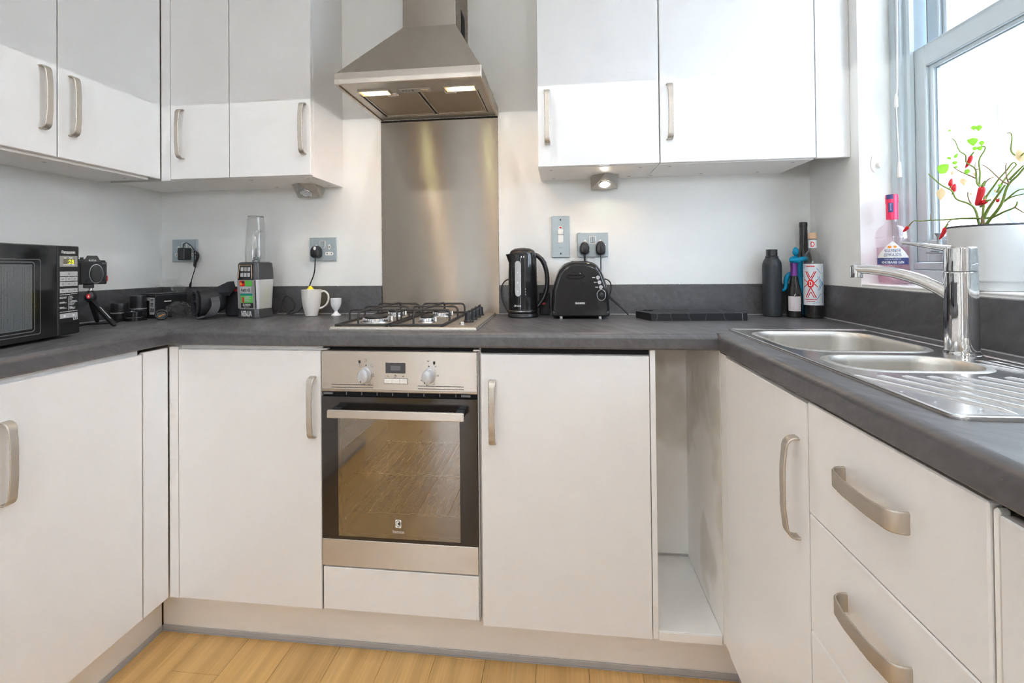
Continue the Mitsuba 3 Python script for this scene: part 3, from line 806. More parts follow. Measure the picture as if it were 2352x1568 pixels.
# added fill globes behind the camera, brightening fronts and walls under the cabinets
for i, (x, y, nm) in enumerate(((1.65, -3.5, 'added opal globe for fill light behind the camera, on the side of the rear door'), (2.75, -3.5, 'added opal globe for fill light behind the camera, on the window side'))):
    d = thing('pendant_lamp', nm, 'added lamp')
    part(d, 'cable', tube([(x, y, 2.29), (x, y, CEIL - .01)], .003, 6), 'black_rubber')
    part(d, 'cap', lathe([(.0005, 0), (.035, 0), (.03, .03), (.008, .045), (.0005, .046)], 24, (x, y, 2.285)), 'steel_shiny')
    k = uniq(f'{d}__globe')
    scene[k] = mikit.ply(trimesh.creation.icosphere(3, .15).apply_translation((x, y, 2.145)), 'print_white', True, emitter=emit((FILL_GLOBE * .97, FILL_GLOBE, FILL_GLOBE * 1.03)))
# ------------------------------------------------------------------ oven
ov = thing('oven', 'built in stainless steel oven with a dark glass door under the hob', 'oven')
OX0, OX1 = 1.2385, 1.8325
part(ov, 'housing', cat(BACK.box(1.2375, 1.2545, DB, WB - .001, .03, .578), BACK.box(1.8175, 1.835, DB, WB - .001, .03, .578), BACK.box(1.2375, 1.835, DB, .345, .03, .578), BACK.box(1.2375, 1.835, 1.0, 1.165, .03, .575), BACK.box(1.2375, 1.835, .345, 1.0, .03, .06)), 'gap_black')
part(ov, 'trim_strip', cat(BACK.box(1.2372, 1.2384, DB, DT, .578, .6), BACK.box(1.8335, 1.8385, DB, DT, .572, .5985, .001)), 'grey_strip')
part(ov, 'hinge_tab', cat(BACK.box(1.2200, 1.262, 1.158, 1.1625, .575, .598, .001), BACK.box(1.818, 1.842, 1.158, 1.1635, .575, .598, .001)), 'white_carcass')
fa = part(ov, 'fascia', cat(BACK.box(OX0, OX1, 1.0105, DT, .575, .601, .002), BACK(loft([[(x, 1.0 + .0105 * (1 - math.cos(a)) / 1, .575 + .026 * 1) if 0 else (x, 1.0105 - .0095 * math.sin(a), .601 - .008 * (1 - math.cos(a))) for a in np.linspace(0, math.pi / 2, 6)] + [(x, 1.002, .576), (x, 1.0105, .576)] for x in (OX0, OX1)]))), 'steel', 30)
for x0, x1 in ((1.279, 1.441), (1.612, 1.783)):
    for z in (1.0285, 1.0185):
        part(fa, 'groove', BACK.box(x0, x1, z, z + .0022, .6005, .6015), 'lcd_grey')
for x in (1.4135, 1.6545):
    k = part(fa, 'knob', cat(BACK.disc(x, 1.067, .601, .611, .0225, .0285), BACK.disc(x, 1.067, .611, .632, .0205, .0265, r2=.0185)), 'silver_plastic', 40)
    part(k, 'pointer', BACK.box(x - .008, x - .0055, 1.0455, 1.0525, .6318, .6326), 'print_black')
dp = part(fa, 'display', BACK.box(1.490, 1.566, 1.0745, 1.1135, .6005, .602, .0006), 'lcd_grey')
part(dp, 'figures', BACK.box(1.510, 1.547, 1.085, 1.103, .602, .6022), 'grey_plastic')
part(fa, 'button_recess', BACK.box(1.4835, 1.575, 1.0355, 1.056, .6005, .6018), 'grey_plastic')
for k in range(3):
    part(fa, 'button', BACK.box(1.4848 + .0298 * k, 1.4848 + .0298 * (k + 1) - .0006, 1.0372, 1.0544, .6015, .604, .001), 'button_white')
MK = [BACK.box(1.3855, 1.3935, 1.1095, 1.1205, .601, .6014), BACK.box(1.6705, 1.6785, 1.1095, 1.1205, .601, .6014), BACK.text('▬', 1.4975, 1.0635, .006, .0015, .601), BACK.text('+', 1.557, 1.0635, .006, .007, .601), BACK.ring(1.5265, 1.0635, .6012, .0036, .0048, .0006)]
for x, z in ((1.4145, 1.1035), (1.6545, 1.1035)):
    MK.append(BACK(hull([(x - .003, z - .004, .601), (x + .003, z - .004, .601), (x, z + .004, .601), (x, z, .6014)])))
for x, z in ((1.413, 1.121), (1.392, 1.101), (1.4355, 1.101), (1.441, 1.0665), (1.4265, 1.037), (1.403, 1.0365), (1.385, 1.0665)):
    MK += [BACK.box(x - .0037, x + .0037, z + .004, z + .0048, .601, .6014), BACK.box(x - .0037, x + .0037, z - .0048, z - .004, .601, .6014), BACK.box(x - .0037, x - .0032, z - .0046, z + .0046, .601, .6014), BACK.box(x + .0032, x + .0037, z - .0046, z + .0046, .601, .6014)]
for s, x, z in (('50', 1.679, 1.1015), ('100', 1.6875, 1.0685), ('150', 1.673, 1.0365), ('200', 1.647, 1.0315), ('250', 1.6265, 1.0505), ('MAX', 1.652, 1.121)):
    MK.append(BACK.text(s, x, z, .0028 * len(s), .0046, .601))
for k in range(16):
    q = math.radians(70 - k * 12)
    MK.append(BACK(rod((1.6545 + .0265 * math.cos(q), 1.067 + .034 * math.sin(q), .6012), (1.6545 + .0285 * math.cos(q), 1.067 + .0365 * math.sin(q), .6012), .0004, 5)))
part(fa, 'markings', cat(*MK), 'print_black', False)
part(ov, 'vent', cat(BACK.box(OX0 + .004, OX1 - .004, .984, 1.003, .56, .585)), 'gap_black')
for k in range(8):
    part(ov, 'vent_fin', BACK.box(1.330 + .060 * k, 1.333 + .060 * k, .988, 1.0, .585, .590), 'grey_plastic')
for x in (1.262, 1.790):
    part(ov, 'hinge', BACK.box(x - .018, x + .018, .990, .998, .584, .596, .001), 'grey_plastic')
dr_ = part(ov, 'door', BACK.ext([[(OX0, .4545), (OX1, .4545), (OX1, .984), (OX0, .984)], [(1.3025, .466), (1.3025, .935), (1.7665, .935), (1.7665, .466)]], .578, .600), 'oven_frame', 20)
part(dr_, 'glass', BACK.box(1.302, 1.767, .4655, .9355, .5965, .5995), 'oven_pane', False)
part(dr_, 'bottom_strip', BACK.box(OX0, OX1, .354, .4535, .576, .601, .0018), 'steel', 20)
hb = part(dr_, 'handle', BACK.box(1.2855, 1.7935, .9195, .9495, .640, .652, .003), 'steel', 20)
part(hb, 'bracket', cat(BACK.box(1.290, 1.322, .923, .9475, .599, .641, .004), BACK.box(1.757, 1.789, .923, .9475, .599, .641, .004)), 'black_satin')
lg = [BACK.box(1.5230, 1.5450, .5075, .5375, .6001, .6004)]
part(dr_, 'emblem', cat(*lg), 'print_white', False)
em = [BACK(ext([[(1.534 + .0085 * math.cos(a), .5225 + .0115 * math.sin(a)) for a in np.linspace(0, 2 * math.pi, 32)[:-1]]], .0003)), ]
em = BACK.ring(1.534, .5225, .6005, .0085, .0115, .0007)
part(dr_, 'emblem_mark', cat(em, BACK(hull([(1.5405, .531, .6004), (1.5405, .514, .6004), (1.530, .5225, .6004), (1.536, .5225, .6007)])), BACK.box(1.5335, 1.5345, .511, .534, .6004, .6007)), 'print_black', False)
part(dr_, 'lettering', BACK.text('Electrolux', 1.534, .4925, .044, .0105, .6001, .0004), 'print_white', False)
part(ov, 'cavity', cat(BACK.box(1.296, 1.304, .46, .945, .10, .577), BACK.box(1.765, 1.773, .46, .945, .10, .577), BACK.box(1.304, 1.765, .455, .463, .10, .577), BACK.box(1.304, 1.765, .94, .948, .10, .577), BACK.box(1.304, 1.765, .46, .945, .10, .108)), 'enamel', 20)
for z in (.657, .503):
    rk = [tube(BACK.p(1.315, z, .50) + np.array([[0, 0, 0], [.44, 0, 0]]), .0035, 8), tube(BACK.p(1.315, z, .18) + np.array([[0, 0, 0], [.44, 0, 0]]), .003, 8)]
    for k in range(18):
        rk.append(rod(BACK.p(1.325 + .0247 * k, z + .003, .50), BACK.p(1.325 + .0247 * k, z + .003, .18), .0016, 6))
    part(ov, 'rack', cat(*rk), 'steel_shiny', 40)
for k, z in enumerate((.50, .565, .63, .70, .77, .84)):
    part(ov, 'shelf_runner', cat(BACK.box(1.304, 1.3085, z, z + .008, .15, .55), BACK.box(1.7605, 1.765, z, z + .008, .15, .55)), 'steel_plain')
c = thing('filler_drawer', 'white blank drawer front below the oven', 'drawer front')
part(c, 'front', BACK.box(1.2415, 1.8325, .190, .3475, .579, .599, .0022), 'white_gloss', 20)

# ------------------------------------------------------------------ gas hob
hb_ = thing('gas_hob', 'stainless steel four burner gas hob set into the worktop', 'hob')
GX0, GX1, GY0, GY1 = 1.251, 1.828, -.574, -.045
zt_ = WT + .0115
part(hb_, 'plate', loft([[(x, y, z) for x, y in rrect(GX0 + o, GX1 - o, GY0 + o, GY1 - o, .006)] for o, z in ((.0, WT + .0004), (.0, WT + .0042), (.0025, WT + .0048), (.0035, WT + .0095), (.006, zt_), (.012, zt_ - .001))]), 'steel_plain', 30)
for (x, y), R in (((1.372, -.405), .052), ((1.372, -.175), .036), ((1.590, -.405), .029), ((1.590, -.175), .040)):
    b = part(hb_, 'burner', lathe([(R * 1.22, 0), (R * 1.2, .003), (R, .004), (R * .98, .015), (R * .9, .018)], 40, (x, y, zt_ - .001)), 'steel_shiny', 35)
    nt = max(12, int(R * 620))
    part(b, 'crown', cat(*[box(-.0015, .0015, R * .90, R * 1.02, 0, .008).apply_transform(trimesh.transformations.rotation_matrix(2 * math.pi * k / nt, (0, 0, 1))).apply_translation((x, y, zt_ + .008)) for k in range(nt)]), 'print_grey')
    part(b, 'cap', lathe([(R * .82, 0), (R * .92, .003), (R * .90, .0075), (R * .80, .0095), (.0005, .010)], 40, (x, y, zt_ + .017)), 'iron_black', 35)
    part(b, 'igniter', lathe([(.004, 0), (.004, .016), (.0025, .019)], 10, (x + R * 1.12, y + R * .5, zt_ - .001)), 'print_white')


def stap(p0, p1, h, r=.0040):
    """a bent rod: up from p0, along, down to p1"""
    p0, p1 = np.array(p0), np.array(p1); t = (p1 - p0) / np.linalg.norm(p1 - p0); c_ = .017
    pts = [p0, p0 + Z3 * (h - c_)] + [p0 + t * c_ * (1 - math.cos(a)) + Z3 * (h - c_ + c_ * math.sin(a)) for a in np.linspace(.2, math.pi / 2, 5)]
    pts += [p1 - t * c_ * (1 - math.cos(a)) + Z3 * (h - c_ + c_ * math.sin(a)) for a in np.linspace(math.pi / 2, .2, 5)] + [p1 + Z3 * (h - c_), p1]
    return tube(pts, r, 8)


for x0, x1 in ((1.272, 1.474), (1.492, 1.692)):
    zf = zt_ + .005; y0, y1 = -.548, -.085; xm = (x0 + x1) / 2
    gr = thing('pan_support', 'black iron pan support over the left pair of burners' if x0 < 1.4 else 'black iron pan support over the burners next to the knobs', 'pan support')
    part(gr, 'base_frame', cat(*[rod((a, b, zf), (c_, d, zf), .0046, 8) for a, b, c_, d in ((x0, y0, x1, y0), (x1, y0, x1, y1), (x1, y1, x0, y1), (x0, y1, x0, y0))]), 'iron_black', 50)
    for y in (-.435, -.29, -.145):
        part(gr, 'bar', stap((x0, y, zf), (x1, y, zf), .047), 'iron_black', 50)
    part(gr, 'bar', cat(stap((xm - .012, y0, zf), (xm - .012, y1, zf), .0475)), 'iron_black', 50)
    part(gr, 'foot', cat(*[lathe([(.006, 0), (.006, .008)], 10, (a, b, zt_ - .0012)) for a in (x0, x1) for b in (y0, y1)]), 'black_rubber')
for k in range(4):
    y = -.405 + .082 * k
    part(hb_, 'knob', cat(lathe([(.0205, 0), (.0205, .006), (.017, .010), (.0155, .036), (.014, .039), (.0005, .040)], 28, (1.764, y, zt_ - .001)), box(1.7595, 1.7685, y - .016, y + .016, zt_ + .03, zt_ + .048, .003)), 'black_satin', 35)
part(hb_, 'spark_button', lathe([(.010, 0), (.010, .008), (.008, .011), (.0005, .012)], 20, (1.752, -.478, zt_ - .001)), 'steel_shiny')

# ------------------------------------------------------------------ switches, sockets and plugs
S_OUT = .0095


def oval(F, x, y, z0, z1, rx, ry):
    return F.disc(x, y, z0, z1, rx, ry, 24)


def socket(x0, z0, z1, label, outlets=(0, 1)):
    s = thing('wall_socket', label, 'socket')
    part(s, 'plate', BACK.box(x0, x0 + .146, z0, z1, .0005, S_OUT, .002), 'plate_metal', 20)
    h = z1 - z0
    for k in (0, 1):
        cx = x0 + .0375 + .071 * k
        part(s, 'outlet', cat(oval(BACK, cx, z0 + .60 * h, S_OUT - .001, S_OUT + .0008, .0062, .0135), BACK.ext([rrect(cx - .0215, cx + .0215, z0 + .235 * h, z0 + .385 * h, .008)], S_OUT - .001, S_OUT + .0008)), 'white_plastic', 30)
        part(s, 'pin_slot', cat(BACK.box(cx - .0018, cx + .0018, z0 + .555 * h, z0 + .645 * h, S_OUT, S_OUT + .001), BACK.box(cx - .015, cx - .0095, z0 + .285 * h, z0 + .335 * h, S_OUT, S_OUT + .001), BACK.box(cx + .0095, cx + .015, z0 + .285 * h, z0 + .335 * h, S_OUT, S_OUT + .001)), 'print_black', 20)
    cx = x0 + .073
    part(s, 'switch_frame', BACK.ext([rrect(cx - .0155, cx + .0155, z0 + .55 * h, z0 + .86 * h, .005), rrect(cx - .0125, cx + .0125, z0 + .575 * h, z0 + .835 * h, .003)], S_OUT, S_OUT + .0018), 'white_plastic')
    for k in (0, 1):
        part(s, 'rocker', BACK.box(cx - .0118 + .012 * k, cx - .0004 + .012 * k, z0 + .58 * h, z0 + .83 * h, S_OUT - .001, S_OUT + .0035 - .0015 * k, .0015), 'grey_metal')
    part(s, 'screw', cat(BACK.disc(x0 + .0125, z0 + .5 * h, S_OUT - .001, S_OUT + .0006, .0026, .0036), BACK.disc(x0 + .1335, z0 + .5 * h, S_OUT - .001, S_OUT + .0006, .0026, .0036)), 'steel_shiny')
    return s


socket(.070, 1.5035, 1.6235, 'grey double wall socket in the left corner with a black adapter in it')
socket(.849, 1.5000, 1.6205, 'grey double wall socket left of the splashback over the mug')
socket(2.2185, 1.5035, 1.6205, 'grey double wall socket above the toaster with two black plugs')
s = thing('cooker_switch', 'tall grey cooker switch plate with a white rocker on the wall above the kettle', 'switch')
part(s, 'plate', BACK.box(2.0958, 2.1818, 1.504, 1.7045, .0005, S_OUT, .002), 'plate_metal', 20)
part(s, 'rocker', cat(BACK.box(2.1265, 2.1515, 1.614, 1.6385, S_OUT - .001, S_OUT + .006, .002), BACK.box(2.1265, 2.1515, 1.5745, 1.6145, S_OUT - .001, S_OUT + .002, .001)), 'white_plastic')
part(s, 'neon_frame', BACK.ext([rrect(2.130, 2.148, 1.6405, 1.6545, .005)], S_OUT - .001, S_OUT + .001), 'white_plastic')
part(s, 'neon', BACK.box(2.1335, 2.1445, 1.644, 1.651, S_OUT, S_OUT + .0022, .0008), 'red_dull')
part(s, 'rocker_shadow', BACK.box(2.1245, 2.1535, 1.6115, 1.6145, S_OUT, S_OUT + .0009), 'grey_plastic')
part(s, 'lettering', BACK.text('COOKER', 2.139, 1.551, .020, .0045, S_OUT, .0004), 'grey_plastic', False)
part(s, 'screw', cat(BACK.disc(2.139, 1.686, S_OUT - .001, S_OUT + .0008, .0032, .0048), BACK.disc(2.139, 1.522, S_OUT - .001, S_OUT + .0008, .0032, .0048)), 'print_black')


def plug_mesh(x, z, w, h, d):
    """rounded dome of a plug on the back wall"""
    out = []
    for k, o in ((0, .0), (d * .6, .0), (d * .9, .12), (d, .32)):
        ring = []
        for a in np.arange(28) * 2 * math.pi / 28:
            c_, s_ = math.cos(a), math.sin(a)
            ww = w * (1 - .25 * max(s_, 0) ** 1.5)
            ring.append((x + (1 - o) * ww / 2 * math.copysign(abs(c_) ** .75, c_), z + (1 - o) * h / 2 * math.copysign(abs(s_) ** (.85 if s_ > 0 else .5), s_), S_OUT + .001 + k))
        out.append(ring)
    return BACK(loft(out))


p = thing('power_plug', 'black plug of the blender with a white dot in the socket left of the splashback', 'plug')
part(p, 'body', plug_mesh(.8935, 1.5465, .052, .064, .032), 'black_satin', 40)
part(p, 'dot', BACK.disc(.8965, 1.5645, S_OUT + .031, S_OUT + .034, .0068, .0095), 'print_white')
part(p, 'cable', tube(spline([(.8955, -.036, 1.52), (.8955, -.037, 1.495), (.893, -.036, 1.46), (.883, -.034, 1.42), (.866, -.032, 1.385), (.856, -.031, 1.33), (.850, -.030, 1.26)], 30), .0029, 8), 'black_rubber', 40)
p = thing('power_plug', 'left of the two black plugs above the toaster', 'plug')
part(p, 'body', plug_mesh(2.2515, 1.5455, .046, .061, .036), 'black_satin', 40)
part(p, 'cable_grip', tube([(2.2515, -.034, 1.518), (2.2525, -.034, 1.482)], [.006, .004], 10), 'black_rubber')
part(p, 'cable', tube(spline([(2.2525, -.034, 1.484), (2.254, -.034, 1.46), (2.256, -.030, 1.41), (2.26, -.028, 1.31), (2.28, -.03, 1.25)], 20), .003, 8), 'black_rubber')
p = thing('power_plug', 'right of the two black plugs above the toaster, with a thin cable', 'plug')
part(p, 'body', plug_mesh(2.3275, 1.545, .046, .068, .034), 'black_satin', 40)
part(p, 'rib', cat(BACK.box(2.3255, 2.3295, 1.535, 1.566, S_OUT + .032, S_OUT + .0365, .001)), 'black_matt')
part(p, 'cable', tube(spline([(2.327, -.034, 1.517), (2.327, -.035, 1.47), (2.327, -.033, 1.42), (2.325, -.031, 1.34), (2.32, -.03, 1.26)], 20), .0024, 8), 'black_rubber')
p = thing('usb_adapter', 'black charger with a bundled thin cable hanging from the left corner socket', 'charger')
part(p, 'body', cat(BACK(rbox(.146, .187, 1.512, 1.577, S_OUT + .001, .062, .007))), 'black_satin', 40)
CB_ = spline([(.172, -.048, 1.573), (.172, -.048, 1.592), (.181, -.046, 1.603), (.197, -.042, 1.597), (.216, -.036, 1.574), (.229, -.030, 1.548), (.226, -.028, 1.516), (.222, -.028, 1.478), (.214, -.028, 1.45), (.203, -.028, 1.42), (.196, -.028, 1.39)], 46)
part(p, 'cable', tube(CB_, .0022, 8), 'black_rubber')
part(p, 'cable_bundle', cat(*[tube(spline([(.226 + dx, -.034 + dy, 1.560), (.232 + dx * 2.4, -.030 + dy, 1.540), (.224 + dx, -.028 + dy, 1.50), (.222, -.028 + dy, 1.475)], 14), .0026, 7) for dx, dy in ((-.006, 0), (0, .004), (.006, -.003), (.003, -.006))],
                             tube([(.221, -.034, 1.541), (.240, -.028, 1.537)], .004, 8)), 'black_rubber', kind='stuff')
part(p, 'connector', cat(tube([(.198, -.028, 1.40), (.192, -.028, 1.382), (.190, -.028, 1.364)], [.003, .0062, .004], 10)), 'black_satin')
part(p, 'choke', tube([(.224, -.028, 1.512), (.221, -.028, 1.505), (.219, -.028, 1.482), (.218, -.028, 1.476)], [.003, .0075, .0075, .003], 12), 'black_satin')

# ------------------------------------------------------------------ wrapping of labels round bottles


def wrap(mesh, c, R, facing, sx=1.0, sy=1.0):
    """bends a flat mesh (x right, y up, z out) round an upright cylinder of radius R at c; x = 0 faces along facing"""
    v = np.array(mesh.vertices); f0 = math.atan2(facing[1], facing[0])
    a = f0 + v[:, 0] / R; rad = R + v[:, 2]
    out = np.stack([c[0] + sx * rad * np.cos(a), c[1] + sy * rad * np.sin(a), c[2] + v[:, 1]], 1)
    return trimesh.Trimesh(out, mesh.faces, process=False)


def sheet(x0, x1, y0, y1, z=0.0004, n=20, d=0.0004):
    q = cat(*[box(x0 + (x1 - x0) * k / n, x0 + (x1 - x0) * (k + 1) / n, y0, y1, z, z + d) for k in range(n)])
    return q


FLAT = Frame((0, 0, 0), (1, 0, 0), (0, 1, 0))
def flat_text(s, x, y, w, h, z=.001, bold=False): return FLAT.text(s, x, y, w, h, z, .0004, bold)
def slant(x0, y0, x1, y1, w, z=.001):
    t = np.array([x1 - x0, y1 - y0]); t = t / np.linalg.norm(t); s = np.array([-t[1], t[0]]) * w / 2
    n_ = 6; P = [np.array([x0, y0]) + (np.array([x1, y1]) - (x0, y0)) * k / n_ for k in range(n_ + 1)]
    return cat(*[ext([[P[k] - s, P[k + 1] - s, P[k + 1] + s, P[k] + s]], .0004).apply_translation((0, 0, z)) for k in range(n_)])


# ------------------------------------------------------------------ things on the back worktop
# kettle
kt = thing('kettle', 'glossy black jug kettle with a white water gauge beside the splashback', 'kettle')
kc = np.array([1.962, -.118, 0]); z0 = WT + .0005
part(kt, 'power_base', lathe([(.0005, 0), (.068, 0), (.071, .005), (.070, .014), (.066, .019), (.0005, .019)], 56, (kc[0], kc[1], z0)), 'black_satin', 35)
kz = z0 + .019
part(kt, 'body', lathe([(.0005, 0), (.064, 0), (.0675, .004), (.0675, .012), (.0672, .10), (.0660, .19), (.0640, .250), (.0625, .268), (.0605, .274), (.057, .275), (.0005, .275)], 64, (kc[0], kc[1], kz)), 'black_gloss', 35)
part(kt, 'trim_ring', lathe([(.0672, 0), (.0684, .001), (.0684, .003), (.0672, .004)], 56, (kc[0], kc[1], kz + .010)), 'steel_shiny')
part(kt, 'lid', lathe([(.0590, 0), (.0580, .006), (.051, .015), (.035, .0225), (.014, .0255), (.0005, .026)], 56, (kc[0], kc[1], kz + .274)), 'black_satin', 40)
fv = EYE - kc; fa_ = math.atan2(fv[1], fv[0])
ang = lambda a: (math.cos(fa_ + math.radians(a)), math.sin(fa_ + math.radians(a)))
gz = 1.267 - kz
gau = cat(*[box(a_, a_ + .0042, 0.0, .155, .001, .0026) for a_ in np.arange(-.0042, .0041, .0042)], *[ext([[(a_, .0155 * (1 - math.sqrt(max(0, 1 - (a_ / .0142) ** 2)))), (a_ + q_, .0155 * (1 - math.sqrt(max(0, 1 - ((a_ + q_) / .0142) ** 2)))), (a_ + q_, .160 - .0155 * (1 - math.sqrt(max(0, 1 - ((a_ + q_) / .0142) ** 2)))), (a_, .160 - .0155 * (1 - math.sqrt(max(0, 1 - (a_ / .0142) ** 2))))]], .0016).apply_translation((0, 0, .001)) for q_ in (.00142,) for a_ in np.arange(-.0142, .0141, .00142)])
gau = wrap(gau, (kc[0], kc[1], kz + .079), .0658, ang(-19))
part(kt, 'water_gauge', gau, 'print_grey', False, label='pale water level gauge')
part(kt, 'gauge_mark', cat(*[wrap(FLAT.disc(0, y, 0, .0008, .0025, .0032, 12), (kc[0], kc[1], kz + .079), .0679, ang(-20)) for y in (.022, .062, .108)]), 'print_white', kind='stuff')
part(kt, 'lettering', cat(wrap(flat_text('BOSCH', .004, 0, .026, .0065, 0, True), (kc[0], kc[1], kz + .036), .0676, ang(-22)), wrap(FLAT.ring(-.0135, 0, .0004, .0035, .0042, .0006, 24), (kc[0], kc[1], kz + .036), .0676, ang(-22))), 'print_white', False)
part(kt, 'markings', cat(*[wrap(FLAT.box(-.001, .001, y, y + .006, 0, .0005), (kc[0], kc[1], kz), .0672, ang(10)) for y in (.085, .097, .109)]), 'print_grey', False)
hx = np.array([.96, .28, 0]); hx /= np.linalg.norm(hx)
hp = lambda r, z: kc + hx * r + Z3 * z
P = spline([hp(.052, kz + .268), hp(.068, kz + .264), hp(.094, kz + .240), hp(.113, kz + .190), hp(.117, kz + .145), hp(.109, kz + .095), hp(.090, kz + .054), hp(.066, kz + .026)], 34)
sd2 = np.cross(Z3, hx)
rings = []
for i, q in enumerate(P):
    t = P[min(i + 1, 33)] - P[max(i - 1, 0)]; t /= np.linalg.norm(t); nn = np.cross(sd2, t); w, h = .0135, .0105
    rings.append([q + sd2 * w * math.cos(b) + nn * h * math.sin(b) for b in np.arange(16) * 2 * math.pi / 16])
part(kt, 'handle', loft(rings), 'black_satin', 40)
part(kt, 'switch', tube([hp(.090, kz + .252), hp(.108, kz + .226)], .008, 10), 'black_matt')
part(kt, 'spout', hull([kc - hx * r + sd2 * s + Z3 * (kz + z) for r, s, z in ((.055, .024, .274), (.055, -.024, .274), (.078, .006, .270), (.078, -.006, .270), (.060, .010, .222), (.060, -.010, .222), (.076, .0, .263))]), 'black_gloss', 60)
part(kt, 'cord', tube(spline([hp(-.055, z0 + .006), (1.885, -.075, 1.250), (1.862, -.050, 1.285), (1.850, -.040, 1.33), (1.856, -.034, 1.375), (1.878, -.030, 1.398), (1.905, -.030, 1.40), (1.95, -.027, 1.385), (1.99, -.026, 1.34)], 40), .0032, 8), 'black_rubber')
# toaster
tc = thing('toaster', 'glossy black two slice toaster with a rounded body beside the kettle', 'toaster')
TO = [(1053, 713), (1055, 640 + 0)]
half = [(-.128, .012), (-.1285, .05), (-.126, .085), (-.121, .125), (-.110, .160), (-.098, .192), (-.083, .216), (-.063, .232), (-.033, .2405)]
prof = half + [(0, .242)] + [(-a, b) for a, b in half[::-1]]
prof = np.array(prof)
S = spline(np.c_[prof, prof[:, 0] * 0], 40)[:, :2]
S = np.vstack([S, [(.122, .004), (-.122, .004)]])
TF = Frame((2.222, -.125, WT + .014), (1, .0, 0))
rings = []
for y, k, dz in ((-.086, .80, .0), (-.083, .90, .0), (-.074, .955, .0), (-.055, .985, 0), (-.02, 1.0, 0), (.02, 1.0, 0), (.055, .985, 0), (.074, .96, 0), (.085, .90, 0), (.089, .82, 0)):
    rings.append([(x * (k * .35 + .65) if False else x * (1 - (1 - k) * .8), .010 + (z - .010) * (1 - (1 - k) * .55), y) for x, z in S])
part(tc, 'body', TF(loft(rings)), 'black_gloss', 50)
part(tc, 'base', TF(rbox(-.126, .126, -.002, .024, -.084, .088, .010)), 'black_satin', 40)
for x in (-.085, .085):
    for y in (-.06, .065):
        part(tc, 'foot', TF(loft([[(x + .008 * math.cos(a), z, y + .008 * math.sin(a)) for a in np.arange(12) * math.pi / 6] for z in (-.0135, -.001)])), 'steel_shiny')
part(tc, 'bottom_trim', TF.box(-.110, .112, .026, .030, .0855, .0885, .001), 'grey_plastic')
lev = []
part(tc, 'lever_slot', TF(loft([[(-.022 + w * math.cos(a), .176 + h * math.sin(a), z) for a in np.arange(30) * 2 * math.pi / 30] for w, h, z in ((.044, .0145, .070), (.044, .0145, .0915), (.041, .012, .0925), (.039, .011, .084))])), 'black_gloss', 40)
part(tc, 'lever', TF(loft([[(-.018 + w * math.cos(a), .182 + h * math.sin(a) * (1.2 if math.sin(a) > 0 else .5), z) for a in np.arange(24) * 2 * math.pi / 24] for w, h, z in ((.028, .006, .084), (.033, .009, .098), (.032, .009, .110), (.026, .005, .116))])), 'black_gloss', 40)
for k, s in enumerate(('CANCEL', 'REHEAT', 'DEFROST')):
    bt = part(tc, 'button', TF.disc(.076 + .006 * k, .168 - .021 * k, .070, .0955 - .001 * k, .0085, .009, 20), 'silver_plastic', 40)
part(tc, 'button_marks', cat(*[TF.box(.052 + .006 * k, .064 + .006 * k, .1665 - .021 * k, .1705 - .021 * k, .088, .0900) for k in range(3)]), 'print_grey')
dl = part(tc, 'dial', TF.disc(.090, .092, .065, .108, .0125, .0165, 28, r2=.009), 'black_satin', 40)
part(dl, 'ring', TF.ring(.090, .092, .0895, .0185, .0235, .0016), 'silver_plastic', 60)
part(tc, 'lettering', TF.text('COOKWORKS', -.002, .0565, .042, .0085, .0885, .0012, True), 'print_white', False)
part(tc, 'slot', cat(*[TF.box(-.036, .036, .2365, .2420, y, y + .026, .002) for y in (-.042, .014)]), 'gap_black')
part(tc, 'cord', tube(spline([(2.33, -.05, 1.275), (2.352, -.045, 1.30), (2.372, -.038, 1.345), (2.368, -.032, 1.385), (2.348, -.030, 1.398), (2.33, -.030, 1.395)], 26), .003, 8), 'black_rubber')
part(tc, 'spare_cable', cat(*[tube(spline([(2.345, -.075 + d, 1.335 + d), (2.375, -.085 + d, 1.300 + d), (2.41, -.105 + d, 1.270 + d * .5), (2.438, -.130 + d, 1.2400)], 16), .0030, 8) for d in (0, .008)]), 'black_rubber')
# red edged leaflet behind the kettle
solo('power_strip', cat(BACK.box(2.035, 2.085, WT + .001, 1.335, .020, .035, .003)), 'black_matt', 'dark slim box standing behind the kettle handle and the toaster', 'box')
scene_key = uniq('power_strip__red_tab'); scene[scene_key] = mikit.ply(BACK.box(2.040, 2.062, 1.278, 1.288, .035, .0358), 'red')

# marble board
mb_ = [(2.468, -.145), (2.512, -.262), (2.905, -.238), (2.948, -.098), (2.520, -.080)]
q = ext([mb_], .030); q.apply_translation((0, 0, WT + .0005))
notch = ext([rrect(2.500, 2.545, -.150, -.095, .012)], .030); notch.apply_translation((0, 0, WT + .012))
bd = tm(man(q) - man(notch))
solo('marble_board', bd, 'marble', 'black marble serving board with white veins lying on the worktop', 'serving board', 20)
# matt black flask
bt = thing('water_flask', 'matt black metal flask standing at the right of the back worktop', 'bottle')
fc = (3.075, -.075, WT + .0005)
part(bt, 'body', lathe([(.0005, 0), (.035, 0), (.0380, .004), (.0385, .02), (.0385, .222), (.0370, .238), (.031, .252), (.0265, .258), (.0005, .258)], 48, fc), 'bottle_matt', 40)
part(bt, 'cap', lathe([(.0265, 0), (.0265, .008), (.0225, .011), (.0225, .038), (.021, .040), (.0005, .040)], 40, (fc[0], fc[1], fc[2] + .2575)), 'black_satin', 35)
